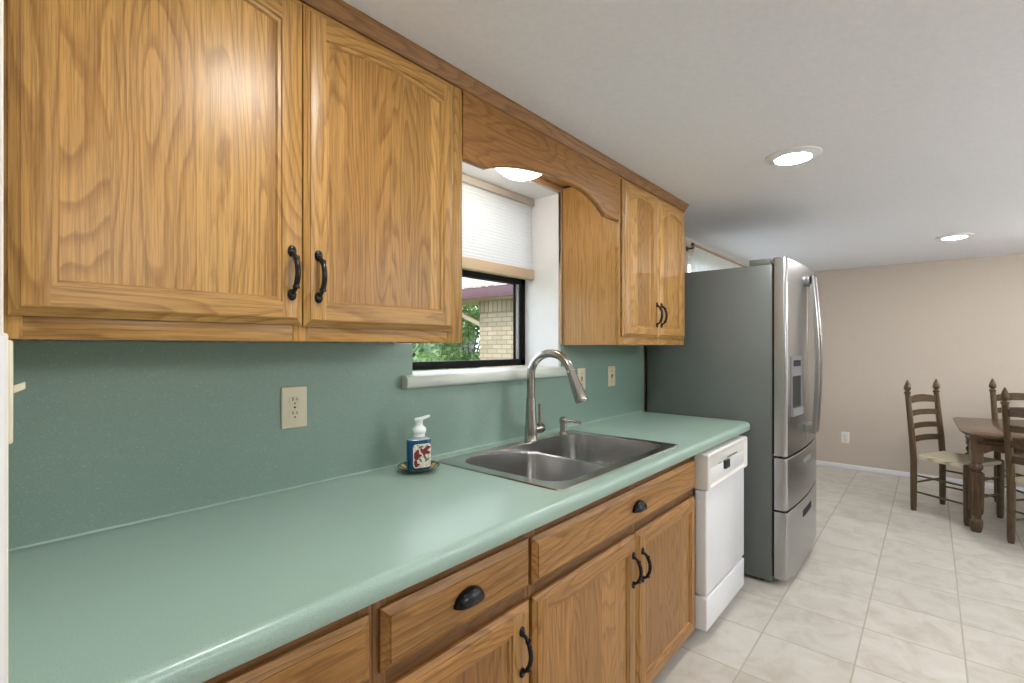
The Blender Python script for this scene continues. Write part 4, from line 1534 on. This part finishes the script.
def table_leg(x, y, rz=0.12):
    mb = MB(to)
    c_, s_ = math.cos(rz), math.sin(rz)
    def sq(h, z):
        return [(x + (a * c_ - b * s_), y + (a * s_ + b * c_), z) for a, b in ((-h, -h), (h, -h), (h, h), (-h, h))]
    mb.loft([sq(.030, .500), sq(.034, .506), sq(.034, TZ - .0315)], 'table_wood', True, True)
    mb.lathe([(0.022, .438), (0.026, .442), (0.035, .452), (0.0385, .466), (0.036, .482), (0.027, .494), (0.025, .503)], (x, y, 0), 'table_wood', 24)
    # fluted octagonal shaft
    n = 80
    def flute(r, z, dep):
        out = []
        for i in range(n):
            a = 2 * PI * i / n
            out.append((x + math.cos(a) * (r - dep * (0.5 - 0.5 * math.cos(10 * a))), y + math.sin(a) * (r - dep * (0.5 - 0.5 * math.cos(10 * a))), z))
        return out
    mb.loft([flute(.026, .120, 0), flute(.036, .128, .002), flute(.041, .150, .011), flute(.047, .390, .012), flute(.045, .425, .006), flute(.026, .440, 0)], 'table_wood', True, True)
    mb.lathe([(0.026, 0.0), (0.029, .006), (0.036, .040), (0.038, .070), (0.036, .085), (0.026, .098), (0.028, .108), (0.030, .114), (0.025, .1225)], (x, y, 0), 'table_wood', 24)
    mb.build('leg', t, smooth=40)
table_leg(4.845, -1.700)
table_leg(5.66, -1.715)
table_leg(5.01, -3.44)
table_leg(5.70, -3.42)

# ------------------------------------------------------------------ outdoors
mb = MB(); mb.box((-12, 0.3, -0.25), (26, 26, -0.12), 'lawn'); o = mb.build('ground'); o['kind'] = 'structure'
mb = MB(); mb.box((-12, -20, -0.25), (26, YF - .25, -0.12), 'lawn'); o = mb.build('ground_patio_side'); o['kind'] = 'structure'; o.name = 'ground.001'
ho = (5.6, 3.5, -0.12)
t = thing('house_wing', 'cream brick house wing with plum fascia outside the sink window', 'house', ho)
WX, WY = 5.60, 4.08
mb = MB(ho); mb.box((WX, 2.55, -0.12), (WX + 4, WY, 1.878), 'brick'); mb.build('brick_wall', t)
mb = MB(ho); mb.box((WX - .008, 2.55, 1.879), (WX + 4, WY + .008, 2.068), 'soldier'); mb.build('soldier_course', t)
mb = MB(ho); mb.box((5.24, 2.55, 2.072), (WX + 4.4, 4.75, 2.088), 'tan_trim'); mb.build('soffit', t)
mb = MB(ho); mb.box((5.20, 2.55, 2.066), (5.238, 4.75, 2.235), 'fascia', .004); mb.build('fascia', t)
mb = MB(ho)
mb.loft([[(5.19, y, 2.237), (9.6, y, 3.75), (9.6, y, 3.80), (5.19, y, 2.262)] for y in (2.55, 4.75)], 'roof', True, True); mb.build('roof', t)
mb = MB(ho)
mb.loft([[(x, WY + .01, 1.665), (x, WY + .01, 1.735), (x, 4.72, 1.985), (x, 4.72, 1.915)] for x in (WX, WX + .08)], 'tan_trim', True, True)
mb.build('brace', t)
mb = MB((9, 10, 0)); 
for i in range(60):
    x = -4 + i * .3
    mb.box((x, 12.6, -.12), (x + .285, 12.63, 2.05), 'fence')
o = mb.build('wooden_fence'); tag(o, 'grey board fence far behind the shrubs outside the sink window', 'fence')

def shrub(name, label, loc, rx, rz, n, leaf, seed, mat, cat='shrub', h0=0.4):
    rnd = random.Random(seed)
    t = thing(name, label, cat, loc)
    mb = MB()
    for i in range(7):
        a = rnd.uniform(0, 2 * PI); q = rnd.uniform(.2, .6)
        mb.tube([(0.04 * math.cos(a), .04 * math.sin(a), 0), (rx * .3 * q * math.cos(a), rx * .3 * q * math.sin(a), h0 + rz * .6), (rx * q * math.cos(a), rx * q * math.sin(a), h0 + rz * 1.5)], [.018, .012, .005], 'bark', 6)
    mb.build('stems', t)
    mb = MB()
    clumps = []
    for i in range(26):
        a = rnd.uniform(0, 2 * PI); e = rnd.uniform(-1, 1); q = rnd.uniform(.45, .95)
        c2 = math.sqrt(1 - e * e)
        clumps.append((rx * q * c2 * math.cos(a), rx * q * c2 * math.sin(a), h0 + rz + rz * q * e))
    for i in range(n):
        c_ = clumps[rnd.randrange(len(clumps))]
        p = Vector(c_) + Vector((rnd.gauss(0, rx * .15), rnd.gauss(0, rx * .15), rnd.gauss(0, rz * .13)))
        d = Vector((rnd.uniform(-1, 1), rnd.uniform(-1, 1), rnd.uniform(-.6, .9))).normalized()
        s = d.cross(Vector((rnd.uniform(-1, 1), rnd.uniform(-1, 1), rnd.uniform(-1, 1)))).normalized()
        l = leaf * rnd.uniform(.7, 1.3)
        up = d.cross(s) * l * .12
        mb.face([p, p + d * l * .5 + s * l * .26 + up, p + d * l, p + d * l * .5 - s * l * .26 + up], mat)
    o = mb.build('foliage', t, fix=False)
    return t
shrub('leafy_shrub', 'bright green leafy shrub low outside the left part of the sink window', (3.95, 3.7, -.12), .75, .62, 2600, .085, 3, 'leaf', h0=.10)
shrub('leafy_shrub', 'green leafy tree beside the brick corner outside the sink window', (7.65, 6.45, -.12), 1.15, 1.1, 6500, .10, 5, 'leaf', 'tree', h0=.55)
shrub('leafy_shrub', 'dark green tree crown far behind outside the sink window', (8.9, 9.1, -.12), 1.3, 1.5, 3600, .15, 8, 'leaf_dark', 'tree', h0=.5)
for o in bpy.data.objects:
    if o.name.startswith('leafy_shrub') and o.get('category') == 'tree':
        o.name = 'garden_tree'
